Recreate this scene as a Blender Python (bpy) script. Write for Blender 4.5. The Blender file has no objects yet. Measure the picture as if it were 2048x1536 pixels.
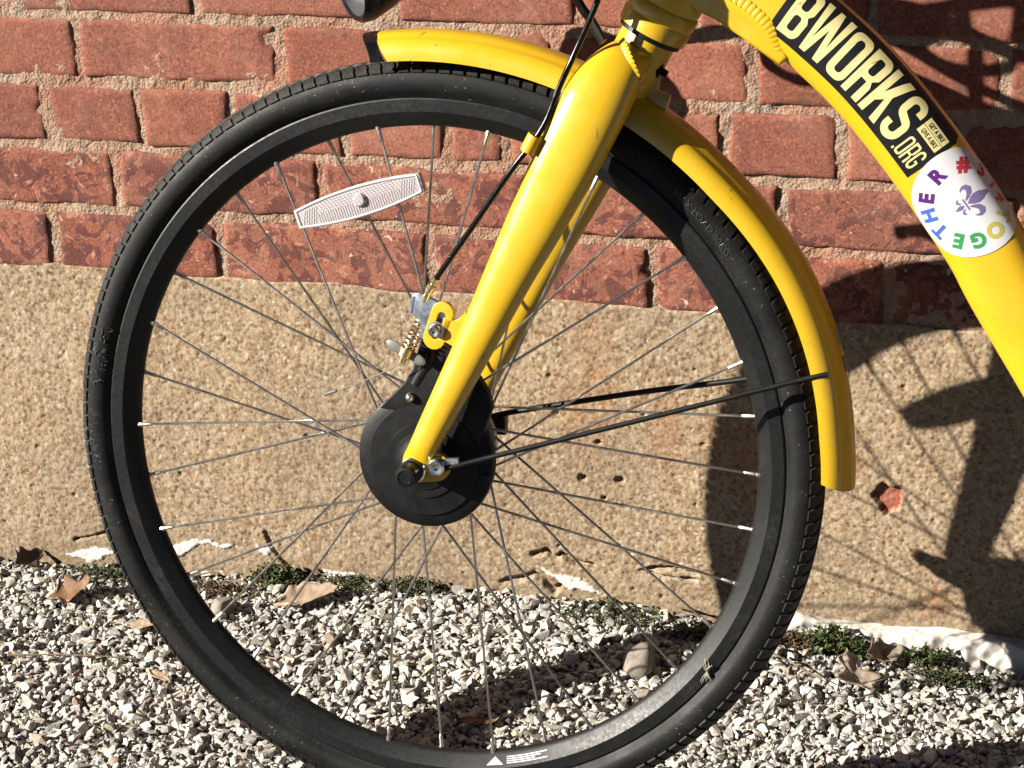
import bpy, bmesh, math, random
import numpy as np
from mathutils import Vector, Matrix

random.seed(7)
RNG = np.random.default_rng(11)
SC = bpy.context.scene
COL = SC.collection
PI = math.pi

# ------------------------------------------------------------------ camera
YAW, PITCH, ROLL = 0.3198418724, 0.409966674, -0.0513077201
ZG = 0.3544                                        # height of the lowest brick course above the gravel
cam_d = bpy.data.cameras.new('camera')
cam = bpy.data.objects.new('camera', cam_d)
COL.objects.link(cam)
SC.camera = cam
fw = Vector((-math.sin(YAW) * math.cos(PITCH), math.cos(YAW) * math.cos(PITCH), -math.sin(PITCH)))
rt = Vector((math.cos(YAW), math.sin(YAW), 0))
upv = rt.cross(fw)
r2 = rt * math.cos(ROLL) + upv * math.sin(ROLL)
u2 = upv * math.cos(ROLL) - rt * math.sin(ROLL)
M = Matrix((r2, u2, -fw)).transposed().to_4x4()
M.translation = Vector((0, -2.01453, 0.82695 + ZG))
cam.matrix_world = M
cam_d.sensor_width = 36
cam_d.lens = 4380 / 2048 * 36
cam_d.clip_start = 0.05
cam_d.clip_end = 500

# ------------------------------------------------------------------ light
SUN_AZ, SUN_EL = 1.003, 0.458
LS = Vector((-math.sin(SUN_AZ) * math.cos(SUN_EL), -math.cos(SUN_AZ) * math.cos(SUN_EL), math.sin(SUN_EL)))
world = bpy.data.worlds.new('World')
SC.world = world
world.use_nodes = True
wn = world.node_tree
bg = wn.nodes['Background']
sky = wn.nodes.new('ShaderNodeTexSky')
sky.sky_type = 'NISHITA'
sky.sun_disc = False
sky.sun_elevation = SUN_EL
sky.sun_rotation = math.atan2(LS.x, LS.y)
sky.air_density = 0.12
sky.ozone_density = 0.0
sky.dust_density = 0.1
wn.links.new(sky.outputs[0], bg.inputs[0])
bg.inputs[1].default_value = 0.05
sun_d = bpy.data.lights.new('sun', 'SUN')
sun_d.energy = 5.0
sun_d.angle = math.radians(0.42)
sun_d.color = (1.0, 0.93, 0.82)
sun = bpy.data.objects.new('sun', sun_d)
COL.objects.link(sun)
sun.rotation_euler = LS.to_track_quat('Z', 'Y').to_euler()
sun.location = LS * 8
SC.view_settings.view_transform = 'Standard'
SC.view_settings.look = 'None'
SC.view_settings.exposure = 1.8
SC.view_settings.gamma = 1
SC.render.engine = 'CYCLES'
SC.cycles.use_denoising = True
SC.cycles.max_bounces = 6
SC.cycles.diffuse_bounces = 1

# ------------------------------------------------------------------ small tools
def hashf(ix, iy, iz, seed):
    h = (ix.astype(np.int64) * 374761393 + iy.astype(np.int64) * 668265263 + iz.astype(np.int64) * 2147483647 + seed * 1274126177) & 0xFFFFFFFF
    h = ((h ^ (h >> 13)) * 1274126177) & 0xFFFFFFFF
    h = h ^ (h >> 16)
    return (h & 0xFFFFFF) / float(0xFFFFFF)

def vnoise(x, y, seed=0):
    x = np.asarray(x, float); y = np.asarray(y, float)
    ix = np.floor(x); iy = np.floor(y)
    fx = x - ix; fy = y - iy
    fx = fx * fx * (3 - 2 * fx); fy = fy * fy * (3 - 2 * fy)
    z = np.zeros_like(ix)
    a = hashf(ix, iy, z, seed); b = hashf(ix + 1, iy, z, seed)
    c = hashf(ix, iy + 1, z, seed); d = hashf(ix + 1, iy + 1, z, seed)
    return (a * (1 - fx) + b * fx) * (1 - fy) + (c * (1 - fx) + d * fx) * fy

def fbm(x, y, seed=0, octv=4):
    t = 0; amp = 0.5; s = 0
    for o in range(octv):
        t = t + amp * vnoise(x * 2 ** o, y * 2 ** o, seed + o * 17); s += amp; amp *= 0.55
    return t / s - 0.5

def mesh_from(name, verts, faces, mat=None, smooth=False, sharp=None):
    me = bpy.data.meshes.new(name)
    me.from_pydata([tuple(v) for v in verts], [], [tuple(f) for f in faces])
    if mat is not None:
        for m in (mat if isinstance(mat, (list, tuple)) else [mat]):
            me.materials.append(m)
    if smooth or sharp is not None:
        me.polygons.foreach_set('use_smooth', [True] * len(me.polygons))
        if sharp is not None:
            bm = bmesh.new(); bm.from_mesh(me)
            for e in bm.edges:
                if len(e.link_faces) == 2:
                    e.smooth = e.calc_face_angle(0) < sharp
            bm.to_mesh(me); bm.free()
    me.update()
    return me

def link(name, me, parent=None, **props):
    o = bpy.data.objects.new(name, me)
    COL.objects.link(o)
    if parent is not None:
        o.parent = parent
    for k, v in props.items():
        o[k] = v
    return o

def grid_mesh(name, X, Y, Z, mat, smooth=True):
    """vertex grid (rows, cols) -> mesh, fast"""
    r, c = X.shape
    co = np.stack([X, Y, Z], -1).reshape(-1, 3).astype(np.float32)
    i = np.arange(r * c).reshape(r, c)
    q = np.stack([i[:-1, :-1], i[:-1, 1:], i[1:, 1:], i[1:, :-1]], -1).reshape(-1, 4).astype(np.int32)
    me = bpy.data.meshes.new(name)
    me.vertices.add(len(co)); me.vertices.foreach_set('co', co.ravel())
    me.loops.add(q.size); me.loops.foreach_set('vertex_index', q.ravel())
    me.polygons.add(len(q))
    me.polygons.foreach_set('loop_start', np.arange(0, q.size, 4, dtype=np.int32))
    me.polygons.foreach_set('loop_total', np.full(len(q), 4, np.int32))
    me.polygons.foreach_set('use_smooth', np.full(len(q), smooth))
    me.update(); me.validate()
    me.materials.append(mat)
    return me

def point_color(me, name, rgba):
    a = me.color_attributes.new(name, 'FLOAT_COLOR', 'POINT')
    a.data.foreach_set('color', np.asarray(rgba, np.float32).ravel())

class MB:
    """collects shapes into one mesh"""
    def __init__(self):
        self.v = []; self.f = []
    def add(self, vs, fs):
        n = len(self.v)
        self.v += [tuple(p) for p in vs]
        self.f += [tuple(i + n for i in f) for f in fs]
        return self
    def box(self, c, h, rot=None):
        c = Vector(c); R = rot or Matrix.Identity(3)
        vs = [c + R @ Vector((sx * h[0], sy * h[1], sz * h[2])) for sx in (-1, 1) for sy in (-1, 1) for sz in (-1, 1)]
        return self.add(vs, [(0, 1, 3, 2), (4, 6, 7, 5), (0, 4, 5, 1), (2, 3, 7, 6), (0, 2, 6, 4), (1, 5, 7, 3)])
    def tube(self, pts, rad, seg=12, cap=True, up=None, sx=1.0):
        pts = [Vector(p) for p in pts]
        n = len(pts)
        rads = rad if hasattr(rad, '__len__') else [rad] * n
        T = []
        for i in range(n):
            a = pts[max(i - 1, 0)]; b = pts[min(i + 1, n - 1)]
            t = (b - a); T.append(t.normalized() if t.length > 1e-9 else Vector((0, 0, 1)))
        ref = Vector(up) if up else (Vector((0, 1, 0)) if abs(T[0].y) < 0.9 else Vector((1, 0, 0)))
        N = (ref - T[0] * ref.dot(T[0])).normalized()
        vs = []
        for i in range(n):
            N = (N - T[i] * N.dot(T[i])).normalized()
            B = T[i].cross(N)
            for k in range(seg):
                a = 2 * PI * k / seg
                vs.append(pts[i] + (N * math.cos(a) * sx + B * math.sin(a)) * rads[i])
        fs = []
        for i in range(n - 1):
            for k in range(seg):
                k2 = (k + 1) % seg
                fs.append((i * seg + k, i * seg + k2, (i + 1) * seg + k2, (i + 1) * seg + k))
        if cap:
            fs.append(tuple(range(seg))[::-1]); fs.append(tuple((n - 1) * seg + k for k in range(seg)))
        return self.add(vs, fs)
    def lathe(self, prof, c, axis, seg=48):
        """prof: list of (radius, along axis)"""
        c = Vector(c); ax = Vector(axis).normalized()
        a = Vector((1, 0, 0)) if abs(ax.x) < 0.9 else Vector((0, 0, 1))
        a = (a - ax * a.dot(ax)).normalized(); b = ax.cross(a)
        vs = []; fs = []; m = len(prof)
        for k in range(seg):
            t = 2 * PI * k / seg; d = a * math.cos(t) + b * math.sin(t)
            for (r, h) in prof:
                vs.append(c + d * r + ax * h)
        for k in range(seg):
            k2 = (k + 1) % seg
            for j in range(m - 1):
                fs.append((k * m + j, k2 * m + j, k2 * m + j + 1, k * m + j + 1))
        return self.add(vs, fs)
    def ball(self, c, r, seg=10, scale=(1, 1, 1), rot=None):
        R = rot or Matrix.Identity(3); c = Vector(c)
        vs = []; fs = []; ring = seg // 2
        for i in range(ring + 1):
            th = PI * i / ring
            for k in range(seg):
                ph = 2 * PI * k / seg
                p = Vector((math.sin(th) * math.cos(ph) * scale[0], math.sin(th) * math.sin(ph) * scale[1], math.cos(th) * scale[2])) * r
                vs.append(c + R @ p)
        for i in range(ring):
            for k in range(seg):
                k2 = (k + 1) % seg
                fs.append((i * seg + k, (i + 1) * seg + k, (i + 1) * seg + k2, i * seg + k2))
        return self.add(vs, fs)
    def build(self, name, mat, parent=None, smooth=True, sharp=math.radians(38), **props):
        me = mesh_from(name, self.v, self.f, mat, smooth, sharp if smooth else None)
        bm = bmesh.new(); bm.from_mesh(me)
        bmesh.ops.remove_doubles(bm, verts=bm.verts, dist=1e-6)
        bmesh.ops.recalc_face_normals(bm, faces=bm.faces)
        if smooth:
            for e in bm.edges:
                if len(e.link_faces) == 2:
                    e.smooth = e.calc_face_angle(0) < sharp
        bm.to_mesh(me); bm.free()
        return link(name, me, parent, **props)

def spline(pts, n):
    """Catmull-Rom through pts"""
    P = [Vector(p) for p in pts]
    P = [P[0] * 2 - P[1]] + P + [P[-1] * 2 - P[-2]]
    out = []
    segs = len(P) - 3
    for i in range(segs):
        a, b, c, d = P[i:i + 4]
        for k in range(n):
            t = k / n
            out.append(0.5 * ((2 * b) + (c - a) * t + (2 * a - 5 * b + 4 * c - d) * t * t + (3 * b - a - 3 * c + d) * t ** 3))
    out.append(P[-2].copy())
    return out

# ------------------------------------------------------------------ materials
ALB = 0.48      # overall reflectance level of the painted, mineral and metal surfaces (the picture is exposed up to suit)
class NT:
    def __init__(self, name):
        self.m = bpy.data.materials.new(name); self.m.use_nodes = True
        self.t = self.m.node_tree; self.n = self.t.nodes; self.l = self.t.links
        self.b = self.n['Principled BSDF']
    def node(self, typ, **kw):
        x = self.n.new(typ)
        for k, v in kw.items():
            setattr(x, k, v)
        return x
    def set(self, **kw):
        for k, v in kw.items():
            self.b.inputs[k.replace('_', ' ')].default_value = v
    def coord(self, which='Object'):
        return self.node('ShaderNodeTexCoord').outputs[which]
    def geo(self):
        return self.node('ShaderNodeNewGeometry').outputs['Position']
    def noise(self, vec, scale, detail=4, rough=0.55, dist=0.0, w=None):
        x = self.node('ShaderNodeTexNoise'); x.inputs['Scale'].default_value = scale
        x.inputs['Detail'].default_value = detail; x.inputs['Roughness'].default_value = rough; x.inputs['Distortion'].default_value = dist
        if vec is not None: self.l.new(vec, x.inputs['Vector'])
        return x
    def voro(self, vec, scale, feature='F1', rand=1.0):
        x = self.node('ShaderNodeTexVoronoi', feature=feature); x.inputs['Scale'].default_value = scale; x.inputs['Randomness'].default_value = rand
        if vec is not None: self.l.new(vec, x.inputs['Vector'])
        return x
    def ramp(self, fac, stops):
        x = self.node('ShaderNodeValToRGB'); cr = x.color_ramp
        while len(cr.elements) < len(stops): cr.elements.new(0.5)
        for e, (p, c) in zip(cr.elements, stops):
            e.position = p; e.color = (c, c, c, 1) if not hasattr(c, '__len__') else (*c, 1)
        self.l.new(fac, x.inputs[0])
        return x.outputs[0]
    def mix(self, fac, a, b, mode='MIX'):
        x = self.node('ShaderNodeMix', data_type='RGBA', blend_type=mode)
        for s, i in ((fac, 0), (a, 6), (b, 7)):
            if hasattr(s, 'default_value') or hasattr(s, 'is_linked'): self.l.new(s, x.inputs[i])
            else: x.inputs[i].default_value = s if i == 0 else (*s, 1)
        return x.outputs[2]
    def math(self, op, a, b=0.5, clamp=False):
        x = self.node('ShaderNodeMath', operation=op, use_clamp=clamp)
        for s, i in ((a, 0), (b, 1)):
            if hasattr(s, 'is_linked'): self.l.new(s, x.inputs[i])
            else: x.inputs[i].default_value = s
        return x.outputs[0]
    def bump(self, height, strength=0.3, dist=0.001, prev=None):
        x = self.node('ShaderNodeBump'); x.inputs['Strength'].default_value = strength; x.inputs['Distance'].default_value = dist
        self.l.new(height, x.inputs['Height'])
        if prev is not None: self.l.new(prev, x.inputs['Normal'])
        return x.outputs[0]
    def out(self, color=None, rough=None, normal=None, k=None):
        k = ALB if k is None else k
        if color is not None: self.l.new(self.mix(1.0, color, (k, k, k), 'MULTIPLY'), self.b.inputs['Base Color'])
        if rough is not None: self.l.new(rough, self.b.inputs['Roughness'])
        if normal is not None: self.l.new(normal, self.b.inputs['Normal'])
        return self.m

def mat_plain(name, col, rough=0.5, metal=0.0, var=0.12, scale=60, bump=0.0, coat=0.0):
    t = NT(name); t.set(Metallic=metal)
    if coat: t.set(Coat_Weight=coat)
    c = t.coord()
    n = t.noise(c, scale, 4)
    dark = tuple(x * (1 - var) for x in col); lite = tuple(min(1, x * (1 + var)) for x in col)
    colr = t.ramp(n.outputs[0], [(0.3, dark), (0.7, lite)])
    n2 = t.noise(c, scale * 3, 3)
    rg = t.ramp(n2.outputs[0], [(0.3, max(0.02, rough - 0.07)), (0.7, min(1, rough + 0.07))])
    if max(col) < 0.02: t.set(Specular_IOR_Level=0.22)
    nm = t.bump(n2.outputs[0], 0.5, bump) if bump else None
    return t.out(colr, rg, nm, 0.9 if metal > 0.5 else None)

def mat_paint():
    t = NT('yellow_paint'); c = t.coord()
    n = t.noise(c, 9, 3)
    base = t.ramp(n.outputs[0], [(0.3, (0.85, 0.515, 0.012)), (0.7, (0.88, 0.55, 0.016))])
    # small scuffs and grime specks
    sp = t.noise(c, 140, 2, 0.6)
    gate = t.noise(c, 22, 3)
    f = t.math('MULTIPLY', t.ramp(sp.outputs[0], [(0.70, 0.0), (0.76, 1.0)]), t.ramp(gate.outputs[0], [(0.52, 0.0), (0.62, 0.7)]))
    st = t.node('ShaderNodeMapping'); st.inputs['Scale'].default_value = (1, 1, 0.16); st.inputs['Rotation'].default_value = (0, 0.9, 0)
    t.l.new(c, st.inputs[0])
    sc = t.noise(st.outputs[0], 190, 2, 0.5, 0.6)
    f2 = t.math('MULTIPLY', t.ramp(sc.outputs[0], [(0.715, 0.0), (0.745, 0.85)]), t.ramp(gate.outputs[0], [(0.47, 0.0), (0.58, 1.0)]))
    col = t.mix(f, base, (0.26, 0.13, 0.02)); col = t.mix(f2, col, (0.35, 0.19, 0.03))
    mud = t.noise(c, 520, 2, 0.5); mg = t.noise(c, 6, 3)
    col = t.mix(t.math('MULTIPLY', t.ramp(mud.outputs[0], [(0.66, 0.0), (0.72, 0.55)]), t.ramp(mg.outputs[0], [(0.42, 0.0), (0.62, 1.0)])), col, (0.30, 0.20, 0.09))
    gr = t.noise(c, 18, 5, 0.7); col = t.mix(t.ramp(gr.outputs[0], [(0.52, 0.0), (0.75, 0.22)]), col, (0.48, 0.27, 0.03))
    rg = t.ramp(t.noise(c, 45, 4).outputs[0], [(0.3, 0.24), (0.7, 0.45)])
    t.set(Coat_Weight=0.25, Coat_Roughness=0.22)
    op = t.noise(c, 900, 2)
    return t.out(col, rg, t.bump(op.outputs[0], 0.12, 0.0002))

def mat_rubber():
    t = NT('tyre_rubber'); c = t.coord(); t.set(Specular_IOR_Level=0.19)
    n = t.noise(c, 30, 5, 0.6)
    base = t.ramp(n.outputs[0], [(0.35, (0.0042, 0.0046, 0.0048)), (0.7, (0.0105, 0.0108, 0.0106))])
    d = t.noise(c, 14, 4, 0.6); d2 = t.noise(c, 300, 3, 0.7)
    dust = t.math('MULTIPLY', t.ramp(d.outputs[0], [(0.5, 0.0), (0.75, 0.9)]), t.ramp(d2.outputs[0], [(0.45, 0.1), (0.72, 0.75)]))
    sp = t.noise(c, 420, 2, 0.5)
    sc = t.math('MULTIPLY', t.ramp(sp.outputs[0], [(0.70, 0.0), (0.74, 1.0)]), t.ramp(d.outputs[0], [(0.42, 0.12), (0.6, 1.0)]))
    col = t.mix(dust, base, (0.070, 0.066, 0.058)); col = t.mix(sc, col, (0.30, 0.29, 0.26))
    # street dust ground into the tread
    sp_ = t.node('ShaderNodeSeparateXYZ'); t.l.new(c, sp_.inputs[0])
    rr = t.math('SQRT', t.math('ADD', t.math('POWER', sp_.outputs[0], 2.0), t.math('POWER', t.math('SUBTRACT', sp_.outputs[2], 0.349), 2.0)))
    tread = t.ramp(t.math('MULTIPLY', t.math('SUBTRACT', rr, 0.335), 50.0, True), [(0.22, 0.0), (0.34, 1.0)])
    col = t.mix(t.math('MULTIPLY', tread, t.ramp(d2.outputs[0], [(0.35, 0.15), (0.65, 0.75)])), col, (0.060, 0.058, 0.052))
    ln = t.node('ShaderNodeMapping'); ln.inputs['Scale'].default_value = (1, 1, 3.2); ln.inputs['Rotation'].default_value = (0, 0.5, 0); t.l.new(c, ln.inputs[0])
    kn = t.noise(ln.outputs[0], 120, 4, 0.65, 1.2)
    side = t.math('MULTIPLY', t.ramp(t.math('MULTIPLY', t.math('ADD', sp_.outputs[0], 0.36), 8.0, True), [(0.14, 1.0), (0.42, 0.0)]), t.ramp(t.noise(c, 24, 3).outputs[0], [(0.42, 0.0), (0.58, 1.0)]))
    col = t.mix(t.math('MULTIPLY', side, t.ramp(kn.outputs[0], [(0.56, 0.0), (0.66, 0.95)])), col, (0.26, 0.26, 0.245))
    rg = t.ramp(n.outputs[0], [(0.3, 0.5), (0.7, 0.68)])
    return t.out(col, rg, t.bump(d2.outputs[0], 0.3, 0.0004))

def mat_rim(name='black_anodised_rim'):
    t = NT(name); c = t.coord(); t.set(Specular_IOR_Level=0.24)
    d = t.noise(c, 12, 5, 0.65); d2 = t.noise(c, 260, 3, 0.7)
    base = t.ramp(d.outputs[0], [(0.3, (0.0045, 0.0056, 0.0061)), (0.7, (0.0085, 0.0096, 0.0100))])
    dust = t.math('MULTIPLY', t.ramp(d.outputs[0], [(0.5, 0.0), (0.72, 0.8)]), t.ramp(d2.outputs[0], [(0.4, 0.05), (0.7, 0.6)]))
    col = t.mix(dust, base, (0.062, 0.060, 0.056))
    rg = t.ramp(d2.outputs[0], [(0.3, 0.40), (0.7, 0.55)])
    t.set(Metallic=0.0)
    return t.out(col, rg)

def mat_brick():
    t = NT('weathered_red_brick'); g = t.geo(); t.set(Specular_IOR_Level=0.12)
    rnd = t.node('ShaderNodeObjectInfo').outputs['Random']
    base = t.ramp(rnd, [(0.0, (0.265, 0.092, 0.060)), (0.3, (0.34, 0.125, 0.082)), (0.6, (0.235, 0.086, 0.062)), (1.0, (0.36, 0.145, 0.098))])
    n1 = t.noise(g, 16, 6, 0.62); n2 = t.noise(g, 75, 6, 0.65); n3 = t.noise(g, 330, 4, 0.65)
    c = t.mix(t.ramp(n1.outputs[0], [(0.45, 0.0), (0.68, 0.6)]), base, (0.17, 0.062, 0.048))
    c = t.mix(t.ramp(n2.outputs[0], [(0.30, 0.55), (0.50, 0.0)]), c, (0.46, 0.185, 0.115))
    c = t.mix(t.ramp(n3.outputs[0], [(0.52, 0.0), (0.64, 0.75)]), c, (0.14, 0.050, 0.036))
    c = t.mix(t.ramp(n3.outputs[0], [(0.34, 0.6), (0.44, 0.0)]), c, (0.52, 0.225, 0.145))
    st = t.noise(g, 34, 4, 0.6, 0.3)
    c = t.mix(t.ramp(st.outputs[0], [(0.56, 0.0), (0.66, 0.5)]), c, (0.19, 0.10, 0.07))
    # grey-black soot patches
    so = t.noise(g, 24, 5, 0.7, 0.4)
    c = t.mix(t.math('MULTIPLY', t.ramp(so.outputs[0], [(0.60, 0.0), (0.68, 0.6)]), t.ramp(n2.outputs[0], [(0.4, 0.3), (0.6, 1.0)])), c, (0.115, 0.075, 0.06))
    # the two courses above the foundation: dark glaze flaking off, pale crumbs
    sep = t.node('ShaderNodeSeparateXYZ'); t.l.new(g, sep.inputs[0])
    low = t.ramp(t.math('MULTIPLY', t.math('SUBTRACT', sep.outputs[2], 0.35), 5.0, True), [(0.62, 1.0), (0.80, 0.0)])
    fl = t.noise(g, 42, 5, 0.62, 0.7)
    flake = t.math('MULTIPLY', t.ramp(fl.outputs[0], [(0.515, 0.0), (0.545, 0.85)]), low)
    c = t.mix(flake, c, (0.125, 0.047, 0.043))
    fl2 = t.noise(g, 60, 5, 0.65, 0.9)
    c = t.mix(t.math('MULTIPLY', t.ramp(fl2.outputs[0], [(0.60, 0.0), (0.64, 0.8)]), low), c, (0.50, 0.235, 0.16))
    cr = t.noise(g, 95, 4, 0.6, 0.5)
    c = t.mix(t.math('MULTIPLY', t.ramp(cr.outputs[0], [(0.665, 0.0), (0.70, 0.95)]), t.math('ADD', low, 0.22, True)), c, (0.62, 0.50, 0.38))
    sm = t.noise(g, 13, 5, 0.65, 0.5); sm2 = t.noise(g, 120, 4, 0.7)
    c = t.mix(t.math('MULTIPLY', t.ramp(sm.outputs[0], [(0.50, 0.0), (0.70, 0.38)]), t.ramp(sm2.outputs[0], [(0.35, 0.2), (0.62, 1.0)])), c, (0.45, 0.265, 0.19))
    cg = t.noise(g, 55, 3, 0.55, 0.2); c = t.mix(t.ramp(cg.outputs[0], [(0.68, 0.0), (0.70, 0.7)]), c, (0.13, 0.075, 0.055))
    h = t.math('ADD', t.math('MULTIPLY', n2.outputs[0], 0.8), t.math('MULTIPLY', n3.outputs[0], 0.5))
    h = t.math('SUBTRACT', h, t.math('MULTIPLY', flake, -0.35))
    return t.out(c, t.ramp(n2.outputs[0], [(0.2, 0.75), (0.8, 0.95)]), t.bump(h, 0.7, 0.0014), 0.56)

def mat_mortar():
    t = NT('sandy_lime_mortar'); g = t.geo(); t.set(Specular_IOR_Level=0.1)
    n = t.noise(g, 22, 5, 0.6); n2 = t.noise(g, 210, 5, 0.7); v = t.voro(g, 330)
    c = t.ramp(n.outputs[0], [(0.30, (0.43, 0.245, 0.165)), (0.5, (0.46, 0.325, 0.235)), (0.68, (0.47, 0.40, 0.32))])
    c = t.mix(t.ramp(n2.outputs[0], [(0.48, 0.0), (0.68, 0.75)]), c, (0.27, 0.15, 0.09))
    c = t.mix(t.ramp(n2.outputs[0], [(0.28, 0.85), (0.40, 0.0)]), c, (0.68, 0.56, 0.40))
    hh = t.math('ADD', n2.outputs[0], t.math('MULTIPLY', v.outputs['Distance'], 0.6))
    c = t.mix(t.ramp(t.noise(g, 9, 3).outputs[0], [(0.46, 0.0), (0.60, 0.6)]), c, (0.44, 0.20, 0.135))
    s = t.set(Roughness=0.93)
    return t.out(c, None, t.bump(hh, 0.9, 0.0024), 0.52)

def mat_concrete():
    t = NT('exposed_aggregate_concrete'); g = t.geo(); t.set(Specular_IOR_Level=0.12)
    at = t.node('ShaderNodeVertexColor', layer_name='mask'); sep = t.node('ShaderNodeSeparateColor'); t.l.new(at.outputs[0], sep.inputs[0])
    n = t.noise(g, 7, 5, 0.6); n2 = t.noise(g, 130, 5, 0.7)
    c = t.ramp(n.outputs[0], [(0.32, (0.39, 0.30, 0.20)), (0.5, (0.46, 0.35, 0.23)), (0.68, (0.44, 0.365, 0.275))])
    # sand and pea aggregate
    v = t.voro(g, 255); hs = t.node('ShaderNodeSeparateColor'); t.l.new(v.outputs['Color'], hs.inputs[0])
    agg = t.ramp(hs.outputs[0], [(0.0, (0.17, 0.09, 0.05)), (0.2, (0.33, 0.215, 0.125)), (0.45, (0.50, 0.375, 0.235)), (0.75, (0.60, 0.49, 0.345)), (0.92, (0.40, 0.24, 0.13)), (1.0, (0.78, 0.70, 0.55))])
    c = t.mix(t.ramp(v.outputs['Distance'], [(0.15, 0.95), (0.5, 0.5)]), c, agg)
    v2 = t.voro(g, 135); h2 = t.node('ShaderNodeSeparateColor'); t.l.new(v2.outputs['Color'], h2.inputs[0])
    big = t.math('MULTIPLY', t.ramp(v2.outputs['Distance'], [(0.24, 1.0), (0.34, 0.0)]), t.ramp(h2.outputs[1], [(0.58, 0.0), (0.60, 0.85)]))
    c = t.mix(big, c, t.ramp(h2.outputs[0], [(0.0, (0.17, 0.085, 0.05)), (0.5, (0.38, 0.22, 0.10)), (1.0, (0.66, 0.56, 0.38))]))
    c = t.mix(t.ramp(n2.outputs[0], [(0.55, 0.0), (0.64, 0.75)]), c, (0.17, 0.10, 0.06))
    c = t.mix(t.ramp(n2.outputs[0], [(0.28, 0.6), (0.38, 0.0)]), c, (0.60, 0.46, 0.28))
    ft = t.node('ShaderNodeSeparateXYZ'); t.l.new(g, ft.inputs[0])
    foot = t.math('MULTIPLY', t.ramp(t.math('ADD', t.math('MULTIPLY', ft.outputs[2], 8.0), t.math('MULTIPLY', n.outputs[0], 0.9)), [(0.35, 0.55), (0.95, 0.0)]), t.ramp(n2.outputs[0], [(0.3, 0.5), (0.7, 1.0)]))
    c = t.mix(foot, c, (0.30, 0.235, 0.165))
    big_ = t.noise(g, 3.2, 4, 0.6, 0.4); c = t.mix(t.ramp(big_.outputs[0], [(0.45, 0.0), (0.68, 0.45)]), c, (0.27, 0.21, 0.15)); c = t.mix(t.ramp(big_.outputs[0], [(0.30, 0.4), (0.45, 0.0)]), c, (0.52, 0.41, 0.28))
    # rusty brick-dust stain, lime wash left at the foot, bare brick in the spall
    c = t.mix(t.math('MULTIPLY', sep.outputs[2], t.ramp(n2.outputs[0], [(0.35, 0.75), (0.65, 0.2)])), c, (0.42, 0.19, 0.085))
    c = t.mix(sep.outputs[0], c, t.mix(t.ramp(n2.outputs[0], [(0.5, 0.0), (0.7, 0.8)]), (1.0, 0.97, 0.90), (0.70, 0.60, 0.48)))
    c = t.mix(sep.outputs[1], c, t.mix(t.ramp(n2.outputs[0], [(0.45, 0.0), (0.6, 0.8)]), (0.36, 0.10, 0.065), (0.52, 0.25, 0.18)))
    t.set(Roughness=0.92)
    hh = t.math('ADD', t.math('MULTIPLY', n2.outputs[0], 0.9), t.math('MULTIPLY', v.outputs['Distance'], -0.5))
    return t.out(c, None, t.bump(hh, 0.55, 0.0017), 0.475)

def mat_brick_far():
    t = NT('far_brickwork'); g = t.geo()
    mp = t.node('ShaderNodeMapping'); mp.inputs['Rotation'].default_value = (PI / 2, 0, 0); t.l.new(g, mp.inputs[0])
    b = t.node('ShaderNodeTexBrick'); t.l.new(mp.outputs[0], b.inputs[0])
    b.inputs['Scale'].default_value = 1.0; b.inputs['Brick Width'].default_value = 0.232; b.inputs['Row Height'].default_value = 0.0718
    b.inputs['Mortar Size'].default_value = 0.007
    b.inputs['Color1'].default_value = (0.33, 0.105, 0.062, 1); b.inputs['Color2'].default_value = (0.25, 0.075, 0.05, 1); b.inputs['Mortar'].default_value = (0.46, 0.33, 0.21, 1)
    n = t.noise(g, 60, 5)
    c = t.mix(t.ramp(n.outputs[0], [(0.4, 0.0), (0.7, 0.4)]), b.outputs[0], (0.14, 0.06, 0.045))
    t.set(Roughness=0.9)
    return t.out(c, None, t.bump(n.outputs[0], 0.6, 0.004))

def mat_gravel():
    t = NT('crushed_limestone'); g = t.geo(); t.set(Specular_IOR_Level=0.2)
    at = t.node('ShaderNodeVertexColor', layer_name='tint')
    n = t.noise(g, 260, 4, 0.65)
    c = t.mix(t.ramp(n.outputs[0], [(0.38, 0.5), (0.62, 0.0)]), at.outputs[0], (0.30, 0.265, 0.225))
    c = t.mix(t.ramp(n.outputs[0], [(0.58, 0.0), (0.75, 0.5)]), c, (0.80, 0.76, 0.69))
    t.set(Roughness=0.85)
    return t.out(c, None, t.bump(n.outputs[0], 0.5, 0.0015), 0.58)

def mat_ground():
    t = NT('gravelly_soil'); g = t.geo()
    v = t.voro(g, 95); hs = t.node('ShaderNodeSeparateColor'); t.l.new(v.outputs['Color'], hs.inputs[0])
    n = t.noise(g, 40, 5)
    c = t.ramp(hs.outputs[0], [(0.0, (0.10, 0.08, 0.06)), (0.4, (0.28, 0.25, 0.21)), (0.8, (0.50, 0.47, 0.41)), (1.0, (0.62, 0.59, 0.53))])
    c = t.mix(t.ramp(v.outputs['Distance'], [(0.35, 0.0), (0.6, 0.9)]), c, (0.07, 0.055, 0.04))
    c = t.mix(t.ramp(n.outputs[0], [(0.5, 0.0), (0.75, 0.6)]), c, (0.16, 0.125, 0.09))
    t.set(Roughness=0.95)
    return t.out(c, None, t.bump(v.outputs['Distance'], 1.0, 0.012))

def mat_leafy(name, c1, c2, rough=0.6, trans=0.0, scale=90, k=None):
    t = NT(name); g = t.geo()
    n = t.noise(g, scale, 5, 0.6)
    c = t.ramp(n.outputs[0], [(0.3, c1), (0.7, c2)])
    t.set(Roughness=rough)
    if trans: t.set(Subsurface_Weight=trans, Subsurface_Scale=0.004)
    return t.out(c, None, t.bump(n.outputs[0], 0.5, 0.002), k)

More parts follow.
